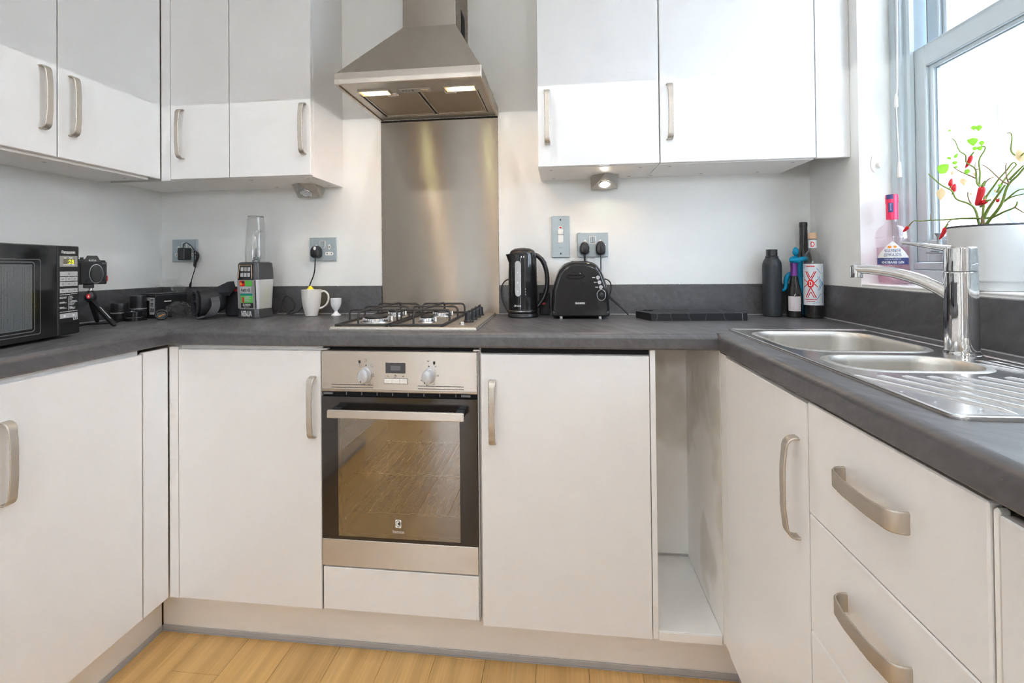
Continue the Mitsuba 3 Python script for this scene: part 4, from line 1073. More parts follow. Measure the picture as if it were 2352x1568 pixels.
# small wine bottle
wb = thing('wine_bottle', 'small dark wine bottle with a purple foil and a pale label', 'bottle')
wc = (3.153, -.105, WT + .0005); wf = EYE[:2] - wc[:2]
part(wb, 'glass', lathe([(.0005, 0), (.027, 0), (.0295, .004), (.0295, .085), (.0285, .100), (.020, .140), (.0135, .178), (.0110, .200), (.0110, .232), (.0005, .233)], 40, wc), 'wine_glass_dark', 45)
part(wb, 'foil', lathe([(.0135, 0), (.0128, .042), (.0140, .046), (.0140, .056), (.0128, .059), (.0125, .066), (.0005, .067)], 32, (wc[0], wc[1], wc[2] + .180)), 'purple_foil', 40)
part(wb, 'label', wrap(sheet(-.025, .025, .028, .092), wc, .0296, wf), 'label_paper', False)
part(wb, 'label_print', cat(*[wrap(cat(*[FLAT.box(-.020, -.020 + l, y, y + .0022, .001, .0013)]), wc, .0296, wf) for y, l in ((.083, .030), (.077, .034), (.071, .024), (.065, .032), (.059, .022))], *[wrap(FLAT.box(-.018 + .004 * k, -.0165 + .004 * k, .034, .048, .001, .0013), wc, .0296, wf) for k in range(5)]), 'print_grey', False)
# tall dark bottle
tb = thing('wine_bottle', 'tall dark bottle with a black capsule at the back corner', 'bottle')
bc = (3.222, -.050, WT + .0005)
part(tb, 'glass', lathe([(.0005, 0), (.028, 0), (.030, .004), (.030, .245), (.029, .262), (.022, .285), (.0160, .305), (.0150, .33), (.0005, .33)], 40, bc), 'wine_glass_dark', 45)
part(tb, 'capsule', lathe([(.0158, 0), (.0150, .078), (.0160, .080), (.0160, .094), (.0152, .096), (.0152, .100), (.0005, .1005)], 32, (bc[0], bc[1], bc[2] + .318)), 'black_satin', 40)
# blue bendy man
pb = [(3.186, -.080)]
fig = thing('rubber_figure', 'bright blue rubber bendy man hugging the small wine bottle', 'figure')


def limb(pts, r):
    p = spline(pts, 18); rr_ = np.interp(np.linspace(0, 1, 18), np.linspace(0, 1, len(r)), r)
    return tube(p, rr_, 12)


fx, fy = 3.184, -.072
parts_ = [limb([(fx + .002, fy, 1.345), (fx + .007, fy, 1.41), (fx + .008, fy, 1.476)], [.0125, .012, .0125]),
          limb([(fx + .000, fy, 1.478), (fx - .008, fy - .004, 1.500)], [.0065, .0065]),
          trimesh.creation.icosphere(3, .0122).apply_transform(np.diag([1, 1, 1.6, 1])).apply_translation((fx - .011, fy - .008, 1.516)),
          limb([(fx + .012, fy, 1.482), (fx + .020, fy - .02, 1.484), (fx - .005, fy - .058, 1.482), (fx - .046, fy - .060, 1.478), (fx - .060, fy - .056, 1.476)], [.011, .011, .0095, .0085, .006]),
          limb([(fx - .006, fy, 1.482), (fx - .030, fy - .018, 1.484), (fx - .044, fy - .045, 1.476), (fx - .020, fy - .064, 1.474)], [.011, .010, .009, .007]),
          limb([(fx + .008, fy, 1.40), (fx + .014, fy - .006, 1.36), (fx + .016, fy - .008, 1.31), (fx + .016, fy - .010, 1.27), (fx + .018, fy - .014, 1.238)], [.013, .0115, .010, .009, .008]),
          limb([(fx - .006, fy, 1.405), (fx - .036, fy - .004, 1.415), (fx - .049, fy - .004, 1.398), (fx - .052, fy - .004, 1.365), (fx - .058, fy - .006, 1.349), (fx - .074, fy - .010, 1.346)], [.012, .011, .0105, .009, .0075, .006])]
body = m3.Manifold()
for q in parts_:
    body = body + man(q)
bm = tm(body)
bm = trimesh.Trimesh(bm.vertices, bm.faces, process=True)
key = uniq(f'{fig}__body'); scene[key] = mikit.ply(bm, 'cyan_rubber', 50)
# clear spirit bottle
cb = thing('spirit_bottle', 'clear glass bottle with a red and blue patterned D label and a wooden stopper', 'bottle')
cc = (3.218, -.130, WT + .0005); cf = EYE[:2] - cc[:2]
R_ = .0372
part(cb, 'glass', shell([(.034, 0), (R_, .004), (R_, .235), (.0360, .252), (.030, .272), (.021, .285), (.0165, .292), (.0155, .30), (.0155, .338)], .0030, 48, cc), 'clear_glass', 45)
part(cb, 'stopper', lathe([(.0150, 0), (.0165, .001), (.0165, .025), (.0150, .027), (.0005, .027)], 32, (cc[0], cc[1], cc[2] + .3385)), 'pale_wood', 35)
part(cb, 'neck_label', wrap(sheet(-.017, .017, .300, .334), cc, .0157, cf), 'label_white', False)
part(cb, 'neck_print', wrap(flat_text('D', 0, .316, .013, .022, .0012, True), cc, .0157, cf), 'red', False)
LA = wrap(sheet(-.047, .047, .056, .232, .0004, 30), cc, R_, cf)
part(cb, 'label', LA, 'label_white', False)
lw_ = lambda *m_: wrap(cat(*m_), cc, R_, cf)
redp = [slant(-.026, .222, .006, .222, .004), slant(-.028, .200, -.010, .160, .0035), slant(.010, .200, -.008, .160, .0035), slant(-.022, .200, -.010, .172, .003), slant(.004, .200, -.008, .172, .003), slant(-.034, .165, -.016, .150, .003), slant(-.016, .150, -.034, .133, .003),
        slant(.016, .166, .002, .150, .003), slant(.002, .150, .016, .133, .003), slant(-.028, .088, -.010, .130, .0035), slant(.010, .088, -.008, .130, .0035), slant(-.020, .088, -.010, .112, .003), slant(.003, .088, -.008, .112, .003), slant(-.030, .080, .012, .080, .003), slant(-.026, .072, .006, .072, .002)]
part(cb, 'label_pattern', lw_(*redp), 'red_dull', False)
blup = [slant(.036, .062, .036, .226, .002), slant(.022, .178, .033, .148, .0025), slant(.033, .148, .022, .118, .0025), slant(.016, .178, .027, .148, .002), slant(.027, .148, .016, .118, .002), slant(-.040, .21, -.03, .226, .002), slant(.012, .214, .030, .190, .002), slant(.012, .082, .030, .108, .002), slant(-.042, .185, -.034, .165, .002), slant(-.042, .12, -.034, .138, .002), slant(-.004, .064, .026, .070, .0015), FLAT.disc(.037, .148, .001, .0016, .0045, .011, 16)]
part(cb, 'label_border', lw_(*blup), 'label_blue', False)
part(cb, 'badge', lw_(FLAT.disc(-.009, .148, .0012, .0018, .0135, .0185, 8)), 'red', False)
part(cb, 'badge_letter', lw_(FLAT.text('D', -.009, .148, .011, .020, .0018, .0004, True)), 'print_white', False)

# mug, egg cup, yellow container
mg = thing('mug', 'pale grey ceramic mug standing left of the hob', 'mug')
mc = (.918, -.112, WT + .0005)
part(mg, 'cup', shell([(.026, 0), (.0285, .002), (.0315, .018), (.0375, .040), (.0420, .062), (.0450, .090), (.0465, .126), (.0472, .1285)], .0035, 48, mc), 'white_ceramic', 40)
hx = np.array([.93, .36, 0])
hp = lambda r, z: np.array([mc[0], mc[1], mc[2]]) + hx * r + Z3 * z
part(mg, 'handle', tube(spline([hp(.040, .113), hp(.058, .120), hp(.074, .108), (hp(.079, .083)), hp(.070, .056), hp(.054, .042), hp(.037, .036)], 26), [.0055] * 3 + [.0048] * 20 + [.0055] * 3, 12), 'white_ceramic', 50)
eg = thing('egg_cup', 'small white egg cup beside the mug', 'egg cup')
part(eg, 'cup', lathe([(.0005, 0), (.023, 0), (.0235, .003), (.012, .012), (.0075, .020), (.0085, .026), (.016, .034), (.0225, .048), (.0250, .064), (.0252, .082), (.0258, .085), (.0235, .085), (.0215, .064), (.015, .046), (.0005, .042)], 40, (1.036, -.095, WT + .0005)), 'egg_china', 45)
yl = thing('lemon_container', 'yellow rounded container with a pointed top mostly hidden behind the mug', 'container')
part(yl, 'body', lathe([(.0005, 0), (.020, .002), (.030, .022), (.033, .052), (.032, .085), (.027, .108), (.018, .126), (.010, .138), (.0050, .144), (.0005, .145)], 32, (.880, -.056, WT + .0005)), 'yellow', 50)

# blender
bl = thing('blender', 'black and silver personal blender with a clear cup and printed front', 'blender')
bF = Frame((.663, -.166, WT + .0005), (.986, -.166, 0))  # local x right on the front, y up, z towards the room
w2, d2 = .0605, .056


def sq(k, z, dk=1.0, r=.022):
    return bF.m[:3, 3] + np.array([(bF.r * x + bF.n * y + Z3 * z) for x, y in rrect(-w2 * k, w2 * k, -d2 * k * dk, d2 * k * dk, r * k, 6)])


part(bl, 'base', loft([sq(.98, 0), sq(1.02, .004), sq(.95, .040), sq(.93, .0435)]), 'blender_dark', 40)
part(bl, 'body', loft([sq(.935, .0435), sq(.95, .060), sq(1.035, .180), sq(1.04, .183)]), 'blender_silver', 40)
part(bl, 'collar', loft([sq(1.045, .183), sq(1.045, .190), sq(1.02, .240), sq(.965, .262), sq(.86, .266), sq(.80, .267)]), 'blender_dark', 40)
tilt = lambda z: d2 * (.95 + .085 * (z - .060) / .12) + .0008


def fpanel(x0, x1, y0, y1, o, d=.0012):
    """a thin plate following the sloping front between heights y0 and y1"""
    f = lambda x, y, e: bF.p(x, y, tilt(y) + e)
    return hull([f(x, y, e) for x in (x0, x1) for y in (y0, y1) for e in (o, o + d)])


part(bl, 'front_plate', fpanel(-.050, .053, .046, .181, 0), 'panel_grey', False)
part(bl, 'side_edge', fpanel(.053, .057, .046, .181, -.001, .003), 'lcd_grey', False)
part(bl, 'fruit_label', cat(fpanel(-.003, .038, .152, .178, .0014)), 'green', False)
part(bl, 'fruit_picture', cat(fpanel(-.034, -.004, .152, .178, .0014)), 'red', False)
part(bl, 'fruit_picture_dot', cat(*[Frame(bF.p(x, y, tilt(y) + .0026), bF.r).disc(0, 0, 0, .0004, .006, .0075, 14) for x, y in ((-.026, .163),)]), 'orange')
part(bl, 'fruit_picture_dot', cat(*[Frame(bF.p(x, y, tilt(y) + .0026), bF.r).disc(0, 0, 0, .0004, .006, .0065, 14) for x, y in ((-.014, .172),)]), 'print_black')
part(bl, 'name_label', fpanel(-.034, .033, .118, .151, .0014), 'print_grey', False)
LF = lambda y: Frame(bF.p(0, y, tilt(y) + .0030), bF.r, np.array([0, 0, 1.0]) + bF.n * .04)
part(bl, 'name_text', LF(.134).text('Auto iQ', 0, 0, .052, .017, 0, .0005), 'print_black', False)
part(bl, 'green_label', fpanel(-.030, .039, .072, .117, .0014), 'green', False)
part(bl, 'teal_band', fpanel(-.030, .039, .108, .117, .0020), 'teal', False)
part(bl, 'bottle_picture', cat(fpanel(-.022, -.011, .074, .100, .0022)), 'red_dull', False)
part(bl, 'leaflet_text', cat(*[LF(y).box(-.006, .026 - .006 * (k % 2), -.0016, .0016, -.0006, .0003) for k, y in enumerate((.104, .099, .094, .086, .081))]), 'print_grey', False)
part(bl, 'watt_label', fpanel(-.030, .041, .050, .0715, .0014), 'print_black', False)
part(bl, 'watt_text', cat(LF(.064).text('1000', .003, 0, .046, .011, 0, .0005, True), LF(.054).text('WATTS', .003, 0, .032, .0045, 0, .0005)), 'print_white', False)
BFr = Frame(bF.p(0, .022, d2 * .99 + .002), bF.r, Z3 - bF.n * -.0)
part(bl, 'logo', Frame(bF.p(.003, .022, d2 * 1.02), bF.r).text('NINJA', 0, 0, .060, .026, 0, .0008, True), 'print_white', False)
CF = Frame(bF.p(-.002, .218, d2 * 1.045), bF.r, Z3 - bF.n * .05)
part(bl, 'control_panel', CF.box(-.046, .046, -.036, .040, -.006, .0005, .002), 'black_gloss')
part(bl, 'panel_trim', cat(CF(tube([(-.040, -.030, .001), (-.036, .034, .001), (.036, .034, .001), (.040, -.030, .001)], .0016, 6))), 'pale_wood')
for r_i in range(2):
    for k in range(3):
        part(bl, 'button', CF.box(-.027 + .020 * k, -.011 + .020 * k, -.022 + .027 * r_i, -.003 + .027 * r_i, 0, .0022, .001), 'panel_grey' if (k, r_i) == (1, 1) else 'print_grey')
cupc = bF.p(.002, .262, 0)
cpf = [(.044, 0), (.0448, .012), (.0452, .05), (.0440, .10), (.0415, .15), (.0375, .195), (.0345, .222), (.0335, .2265)]
part(bl, 'cup', lathe(cpf + [(.030, .2285), (.0005, .2285), (.0005, .2255), (.030, .2255)] + [(r - .0025, z) for r, z in cpf[::-1][1:]] + [(.0415, .0), (.044, .0)], 48, cupc), 'clear_plastic', 50)
part(bl, 'cup_rim', tube([(cupc[0] + .0335 * math.cos(a), cupc[1] + .0335 * math.sin(a), cupc[2] + .2268) for a in np.linspace(0, 2 * math.pi, 41)], .0012, 6), 'panel_grey', 50)
part(bl, 'blade_post', lathe([(.016, 0), (.016, .014), (.007, .020), (.006, .030), (.0005, .031)], 24, cupc), 'grey_metal', 40)
for k in range(4):
    a = k * math.pi / 2 + .5; u3 = np.array([math.cos(a), math.sin(a), 0]); s3 = np.cross(Z3, u3)
    z_ = cupc[2] + .028; c0 = np.array([cupc[0], cupc[1], z_]); up_ = .05 if k % 2 else -.012
    part(bl, 'blade', hull([c0 + s3 * .004, c0 - s3 * .004, c0 + u3 * .012 + Z3 * up_ * .4 + s3 * .005, c0 + u3 * .012 + Z3 * up_ * .4 - s3 * .004, c0 + u3 * .018 + Z3 * up_, c0 + Z3 * .0012 + u3 * .01]), 'grey_metal', False)
part(bl, 'cord', tube(spline([bF.p(.050, .020, -.040), (.735, -.085, 1.262), (.765, -.075, 1.325), (.800, -.075, 1.300), (.803, -.085, 1.255), (.780, -.095, 1.2395), (.800, -.105, 1.2395), (.835, -.090, 1.250), (.862, -.075, 1.285), (.868, -.050, 1.30)], 60), .0030, 8), 'black_rubber')

# headset and pouch
vr = thing('headset', 'black padded viewing headset with a grey strap lying left of the blender', 'headset')
H0 = np.array([.452, -.222, 0]); hn = np.array([-.62, -.78, 0]); hn /= np.linalg.norm(hn); hr = np.cross(Z3, hn)
c0 = np.array([.405, -.222, 1.300])
ell = lambda c_, w, h, tiltz=0.0, e=.8: [c_ + hr * w * math.copysign(abs(math.cos(a)) ** e, math.cos(a)) + (Z3 + hn * tiltz) * h * math.copysign(abs(math.sin(a)) ** e, math.sin(a)) for a in np.arange(40) * 2 * math.pi / 40]
back = -hn
part(vr, 'shell', loft([ell(c0 + hn * .006, .056, .054), ell(c0 + back * .0, .066, .0638), ell(c0 + back * .03 + Z3 * .004, .070, .067), ell(c0 + back * .075 + Z3 * .012, .066, .064), ell(c0 + back * .105 + Z3 * .016, .054, .050), ell(c0 + back * .115 + Z3 * .016, .030, .030)]), 'black_matt', 45)
part(vr, 'face_foam', loft([[q + hn * dz for q in ell(c0 + hn * .006, w, h)] for w, h, dz in ((.056, .053, 0), (.063, .0625, .006), (.058, .058, .012), (.048, .048, .009), (.046, .046, -.0)) ], cap=False), 'dark_fabric', 60)
part(vr, 'lens', cat(*[trimesh.creation.icosphere(2, .017).apply_transform(np.diag([1, 1, 1.2, 1])).apply_translation(c0 + hr * s_ * .023 + hn * -.004) for s_ in (-1, 1)]), 'black_gloss', 50)
P = spline([c0 + back * .06 + hr * .060 + Z3 * .03, np.array([.515, -.245, 1.318]), np.array([.530, -.262, 1.290]), np.array([.512, -.268, 1.255]), np.array([.480, -.262, 1.2405]), np.array([.440, -.255, 1.238])], 26)
rings = []
for i, q in enumerate(P):
    t = P[min(i + 1, 25)] - P[max(i - 1, 0)]; t /= np.linalg.norm(t); b_ = np.array([.75, .62, .15]); b_ -= t * (b_ @ t); b_ /= np.linalg.norm(b_); n_ = np.cross(t, b_)
    rings.append([q + b_ * .017 * sx_ + n_ * .0018 * sy_ for sx_, sy_ in ((-1, -1), (1, -1), (1, 1), (-1, 1))])
st = loft(rings); st.apply_translation((0, 0, max(0, WT + .0006 - st.bounds[0][2])))
part(vr, 'strap', st, 'strap_grey', 40)
part(vr, 'top_flap', hull([(.425, -.165, 1.362), (.425, -.120, 1.360), (.520, -.170, 1.402), (.532, -.145, 1.404), (.545, -.150, 1.372), (.540, -.195, 1.352), (.430, -.215, 1.350), (.45, -.20, 1.335), (.540, -.185, 1.335)]), 'dark_fabric', 40)
po = thing('pouch', 'black square pouch with a red tab between the headset and the blender', 'pouch')
part(po, 'body', rbox(.478, .552, -.140, -.050, WT + .0006, 1.372, .010), 'dark_fabric', 50)
part(po, 'tab', box(.520, .545, -.1415, -.139, 1.353, 1.364, .001), 'red_dull')

# left corner: box, wrappers, lenses
bx = thing('carton', 'small black carton with white barcode stickers in the left corner', 'box')
X1 = Frame((.2, -.243, WT + .0005), (.98, -.2, 0)); X2 = Frame((.2, -.243, WT + .0005), (.2, .98, 0))
part(bx, 'carton', X1.box(-.100, 0, 0, .1185, -.155, 0, .0015), 'black_satin', 20)
part(bx, 'sticker', X1.box(-.040, -.006, .018, .100, 0.0002, .0008), 'print_grey', label='white barcode sticker')
part(bx, 'sticker', X1.box(-.072, -.043, .086, .101, 0.0002, .0008), 'print_grey', label='small white sticker')
part(bx, 'barcode', cat(*[X1.box(-.034 + .0042 * k, -.034 + .0042 * k + .0018 + .0008 * (k % 3), .030, .048, .0008, .0011) for k in range(6)], *[X1.box(-.033, -.013, y, y + .0035, .0008, .0011) for y in (.058, .064, .070, .084, .090)]), 'print_black')
part(bx, 'print', X2.box(.040, .075, .077, .082, .0002, .0007), 'print_white', label='thin white line of print')
part(bx, 'lid_edge', cat(X1.box(-.100, 0, .1105, .1122, -.001, .0006), X2.box(0, .155, .1105, .1122, -.001, .0006)), 'grey_plastic')


def crumple(c_, s, seed, amp=.35):
    m_ = trimesh.creation.icosphere(5, 1.0); v = np.array(m_.vertices); r = 1 + amp * (np.abs(meshkit.noise(v * 2.1 + seed)) * 2 - .6) + .45 * np.abs(meshkit.noise(v * 4.7 + seed * 2) - .5) + .2 * np.abs(meshkit.noise(v * 9.5 + seed) - .5)
    return trimesh.Trimesh(v * r[:, None] * s + c_, m_.faces, process=False)


def on_top(m_, z):
    m_.apply_translation((0, 0, z - m_.bounds[0][2])); return m_


solo('plastic_wrapper', on_top(crumple(np.array([.222, -.135, 1.37]), np.array([.020, .028, .013]), 3), WT + .119), 'bag_film', 'crumpled clear plastic wrapper on top of the black carton', 'wrapper', 60)
solo('plastic_bag', on_top(crumple(np.array([.290, -.205, 1.27]), np.array([.040, .040, .030]), 8, .30), WT + .0006), 'bag_film', 'crumpled see through plastic bag in front of the black carton', 'bag', 60)
cp = thing('lens_cap', 'small black mount cap with gold contacts beside the plastic bag', 'lens cap')
KF = Frame((.283, -.296, WT + .0262), (.75, .66, 0), (0, 0, 1))
part(cp, 'ring', KF.ring(0, 0, .004, .0225, .0205, .0048, 32), 'black_satin', 60)
part(cp, 'disc', KF.disc(0, 0, -.002, .004, .0215, .019), 'black_gloss')
part(cp, 'contacts', KF(hull([(-.012, -.008, .004), (.010, .002, .004), (.012, .0, .004), (-.010, -.011, .004), (0, -.004, .0058)])), 'orange', label='gold contacts')


def lens(name, label, c_, R, H, rings_):
    l = thing(name, label, 'camera lens')
    part(l, 'barrel', lathe([(.0005, 0), (R * .86, 0), (R * .88, .004), (R, .010), (R, H * .42), (R * .93, H * .45), (R * .93, H * .72), (R * .97, H * .75), (R * .97, H - .003), (R * .92, H), (R * .6, H), (.0005, H - .004)], 44, c_), 'black_satin', 35)
    for z, r2 in rings_:
        part(l, 'grip_ring', cat(*[box(R * r2 - .001, R * r2 + .0014, -.0012, .0012, z * H, (z + .2) * H).apply_transform(trimesh.transformations.rotation_matrix(2 * math.pi * k / 44, (0, 0, 1))).apply_translation(c_) for k in range(44)]), 'black_rubber', kind='stuff')
    part(l, 'trim_ring', lathe([(R * .99, 0), (R * 1.01, .001), (R * 1.01, .0025), (R * .99, .0035)], 44, (c_[0], c_[1], c_[2] + H * .43)), 'silver_plastic')
    return l


lens('camera_lens', 'shorter black camera lens standing nearest the tripod', (.085, -.315, WT + .0005), .033, .080, ((.12, 1.0), (.50, .93)))
lens('camera_lens', 'taller black camera lens standing against the carton', (.128, -.262, WT + .0005), .032, .112, ((.12, 1.0), (.52, .93)))
fl_ = thing('lens_hood', 'flat black lens filter with a bright rim lying before the taller lens', 'lens hood')
part(fl_, 'ring', lathe([(.0300, 0), (.033, .001), (.033, .020), (.035, .024), (.035, .042), (.033, .043), (.0315, .030), (.0300, .020)], 44, (.162, -.318, WT + .0005)), 'black_gloss', 45)
part(fl_, 'glass', lathe([(.0005, 0), (.031, 0), (.031, .002), (.0005, .004)], 36, (.162, -.318, WT + .022)), 'black_gloss')
part(fl_, 'bright_rim', lathe([(.0340, 0), (.0352, .0012), (.0340, .0024)], 40, (.162, -.318, WT + .014)), 'steel_shiny')
cs = spline([(.20, -.29, WT + .0045), (.14, -.37, WT + .0045), (.17, -.44, WT + .0045), (.10, -.47, WT + .0045), (.14, -.55, WT + .0045), (.11, -.63, WT + .0045)], 50)
solo('strap_cord', tube(cs, .0042, 8), 'black_rubber', 'black flat cord trailing along the worktop behind the tripod', 'cord', 50)

# camera on its mini tripod
cm = thing('camera', 'black mirrorless camera with a body cap mounted on a mini tripod', 'camera')
K = Frame((.1395, -.491, 1.462), (.6, .8, 0)); K.m[:3, 0] *= .74
k_body = K(rbox(-.074, .066, -.057, .040, -.018, .018, .006))
part(cm, 'body', k_body, 'black_matt', 50)
part(cm, 'viewfinder_hump', K(hull([(-.034, .038, -.016), (-.034, .038, .018), (.042, .038, -.016), (.042, .038, .018), (-.016, .066, -.014), (-.016, .064, .012), (.026, .066, -.014), (.026, .064, .012)])), 'black_satin', 30)
part(cm, 'shoulder', K.box(-.072, -.020, .038, .050, -.014, .014, .003), 'black_satin')
part(cm, 'shoulder', K.box(.030, .060, .038, .046, -.014, .014, .003), 'black_satin')
part(cm, 'dial', K(loft([[(-.062 + .010 * math.cos(a), y, .010 * math.sin(a)) for a in np.arange(20) * math.pi / 10] for y in (.048, .060)])), 'silver_plastic', 40)
part(cm, 'dial', K(loft([[(-.040 + .008 * math.cos(a), y, .008 * math.sin(a)) for a in np.arange(20) * math.pi / 10] for y in (.049, .058)])), 'black_satin', 40)
part(cm, 'grip', K(loft([[(-.060 + .016 * math.cos(a), y, .020 + .014 * math.sin(a)) for a in np.arange(24) * math.pi / 12] for y in (-.055, -.050, .028, .034)])), 'black_rubber', 40)
part(cm, 'mount_ring', K.ring(.020, -.012, .019, .0285, .0390, .0030, 48), 'silver_plastic', 60)
bc_ = part(cm, 'body_cap', K.disc(.022, -.012, .016, .028, .0270, .0375, 44), 'black_satin', 40)
part(cm, 'lettering', K.text('FUJIFILM', .004, .045, .030, .0068, .0150, .0022, True), 'print_white', False)
part(cm, 'badge', K.text('X-T3', .054, .032, .014, .005, .0178, .0008, True), 'print_grey', False)
part(cm, 'release_button', cat(K.disc(.053, -.035, .017, .022, .006, .0075, 20), K.disc(-.020, -.042, .017, .021, .0045, .006, 16)), 'black_gloss')
part(cm, 'strap_lug', K(rbox(.064, .072, -.045, -.022, -.010, .010, .003)), 'red_dull', 40, label='red side lug')
tr = thing('mini_tripod', 'black table tripod with a round head and a red badge holding the camera', 'tripod')
bcn = np.array([.140, -.494, 1.353])
part(tr, 'plate', K(rbox(-.034, .012, -.0725, -.0575, -.016, .016, .003)), 'black_satin', 40)
part(tr, 'neck', lathe([(.010, 0), (.0075, .006), (.008, .014)], 20, (bcn[0], bcn[1], bcn[2] + .024)), 'steel_shiny')
part(tr, 'head', trimesh.creation.icosphere(4, .0285).apply_transform(np.diag([.74, .74, 1, 1])).apply_translation(bcn), 'black_satin', True)
fv = EYE - bcn; fv[2] = 0; fv /= np.linalg.norm(fv); BFm = Frame(bcn + Z3 * .002, np.cross(Z3, fv))
part(tr, 'badge', BFm.disc(-.0065, 0, .0150, .0212, .0072, .0105), 'red', label='round red badge')
part(tr, 'badge_mark', BFm(hull([(-.0095, -.004, .0212), (-.0035, -.004, .0212), (-.0065, .005, .0212), (-.0065, 0, .0216)])), 'print_white')


def tleg(end, wdt):
    a = bcn - Z3 * .012; e = np.array(end); t = e - a; L = np.linalg.norm(t); t /= L; s_ = np.cross(t, Z3); s_ /= np.linalg.norm(s_); n_ = np.cross(s_, t)
    R4 = lambda p, w, h: [p + s_ * w + n_ * h, p - s_ * w + n_ * h, p - s_ * w * .8 - n_ * h, p + s_ * w * .8 - n_ * h]
    return loft([R4(a, .008, .006), R4(a + t * .02, wdt, .009), R4(a + t * (L - .012), wdt * .85, .006), R4(e, wdt * .6, .004)]), (a, t, s_, n_, L)


for end in ((.283, -.520, WT + .0045), (.072, -.405, WT + .0045), (.060, -.610, WT + .0045)):
    mm, (a, t, s_, n_, L) = tleg(end, .0095)
    lk = part(tr, 'leg', mm, 'black_satin', 30)
    if end[0] > .2:
        part(lk, 'label', hull([a + t * L * f + s_ * w + n_ * .0092 for f in (.36, .80) for w in (-.002, .002)] + [a + t * L * .5 + n_ * .0098]), 'print_grey', label='thin pale strip of lettering')

# ------------------------------------------------------------------ microwave
mw = thing('microwave', 'black countertop microwave with a green clock and white keypad', 'microwave')
M = Frame((.385, -.745, WT + .0085), (-.225, .975, 0))
MH, MWd, SP = .317, .46, -.0915
part(mw, 'case', M.box(-MWd, 0, 0, MH, -.300, -.022, .004), 'black_satin', 20)
part(mw, 'foot', cat(*[M(loft([[(x + .014 * math.cos(a), y, z + .014 * math.sin(a)) for a in np.arange(16) * math.pi / 8] for y in (-.008, 0)])) for x in (-.05, -.42) for z in (-.07, -.26)]), 'black_rubber')
dr2 = part(mw, 'door', M.box(-MWd, SP - .001, .001, MH - .001, -.022, 0, .003), 'black_gloss', 20)
part(dr2, 'window', M.box(-.430, -.186, .040, .250, .0001, .0008, .0003), 'window_reflection_grey', label='meshed window with the room reflection painted in as grey')
part(dr2, 'window_rim', cat(M.ext([rrect(-.446, -.155, .020, .268, .008), rrect(-.444, -.157, .0225, .2655, .007)], .0001, .0006), M.ext([rrect(-.438, -.176, .030, .259, .01), rrect(-.4355, -.1785, .033, .256, .009)], .0001, .0006)), 'grey_plastic')
part(dr2, 'mesh', cat(*[M.box(-.427 + .0037 * k, -.4262 + .0037 * k, .043, .247, .0007, .0010) for k in range(65)]), 'lcd_grey', kind='stuff')
cpn = part(mw, 'control_panel', M.box(SP + .001, 0, .001, MH - .001, -.022, 0, .003), 'black_satin', 20)
mx = lambda X: (X - 1090) / 300 * .0915
my = lambda Y: (1330 - Y) / 1205 * MH
def mpanel(X0, X1, Y0, Y1, d=.0008, z=.0001): return M.box(mx(X0), mx(X1), my(Y1), my(Y0), z, z + d)
part(cpn, 'lettering', M.text('Panasonic', mx(938), my(213), mx(1030) - mx(845), my(190) - my(234), .0001, .0005, True), 'print_white', False)
dsp = part(cpn, 'display', mpanel(818, 1060, 265, 410), 'panel_grey')
part(dsp, 'screen', mpanel(865, 1018, 303, 372, .0004, .0009), 'enamel')
key = uniq(f'{dsp}__digits')
scene[key] = mikit.ply(cat(M.text(':28', mx(963), my(342), mx(1006) - mx(920), my(312) - my(372), .0013, .0004, True)), 'yellow', False, emitter=emit((.42, .62, .02)))
tag(key, 'lit green clock digits')
part(dsp, 'captions', cat(mpanel(872, 905, 287, 298, .0004, .0009), mpanel(940, 990, 284, 297, .0004, .0009), mpanel(865, 960, 379, 390, .0004, .0009), mpanel(975, 1018, 377, 388, .0004, .0009)), 'print_white')
for Y0, Y1, n in ((475, 537, 1), (547, 603, 3), (612, 672, 3), (703, 762, 3), (1036, 1100, 2)):
    for k in range(n):
        a, b = 818 + 244 * k / n + 2, 818 + 244 * (k + 1) / n - 2
        kk = part(cpn, 'key', mpanel(a, b, Y0, Y1, .0012), 'print_grey')
        part(kk, 'symbol', mpanel((a + b) / 2 - 14, (a + b) / 2 + 14, Y0 + 20, Y1 - 18, .0003, .0013), 'panel_grey' if Y0 < 1000 else 'print_white')
part(cpn, 'menu_print', cat(*[mpanel(a, b, Y, Y + 10, .0004) for a, b, Y in ((818, 955, 780), (965, 1060, 774), (818, 910, 810), (818, 905, 824), (818, 890, 878), (818, 912, 890), (818, 880, 946), (818, 912, 960), (948, 990, 806), (948, 1003, 828), (948, 985, 846), (948, 1050, 868), (948, 1062, 884), (948, 1030, 902), (948, 1010, 918), (948, 990, 942), (948, 1030, 960), (948, 1025, 976), (818, 1060, 1008), (990, 1065, 1278))], mpanel(930, 935, 812, 998, .0004)), 'print_grey')
part(cpn, 'emblem', cat(mpanel(1000, 1062, 1085, 1092, .0004), mpanel(1000, 1010, 1092, 1132, .0004), mpanel(1052, 1062, 1092, 1132, .0004), mpanel(1022, 1040, 1100, 1125, .0004), mpanel(1000, 1062, 1129, 1136, .0004)), 'print_grey')
part(cpn, 'open_button', M.box(mx(810), mx(1082), my(1318), my(1150), .0001, .0022, .001), 'black_gloss')

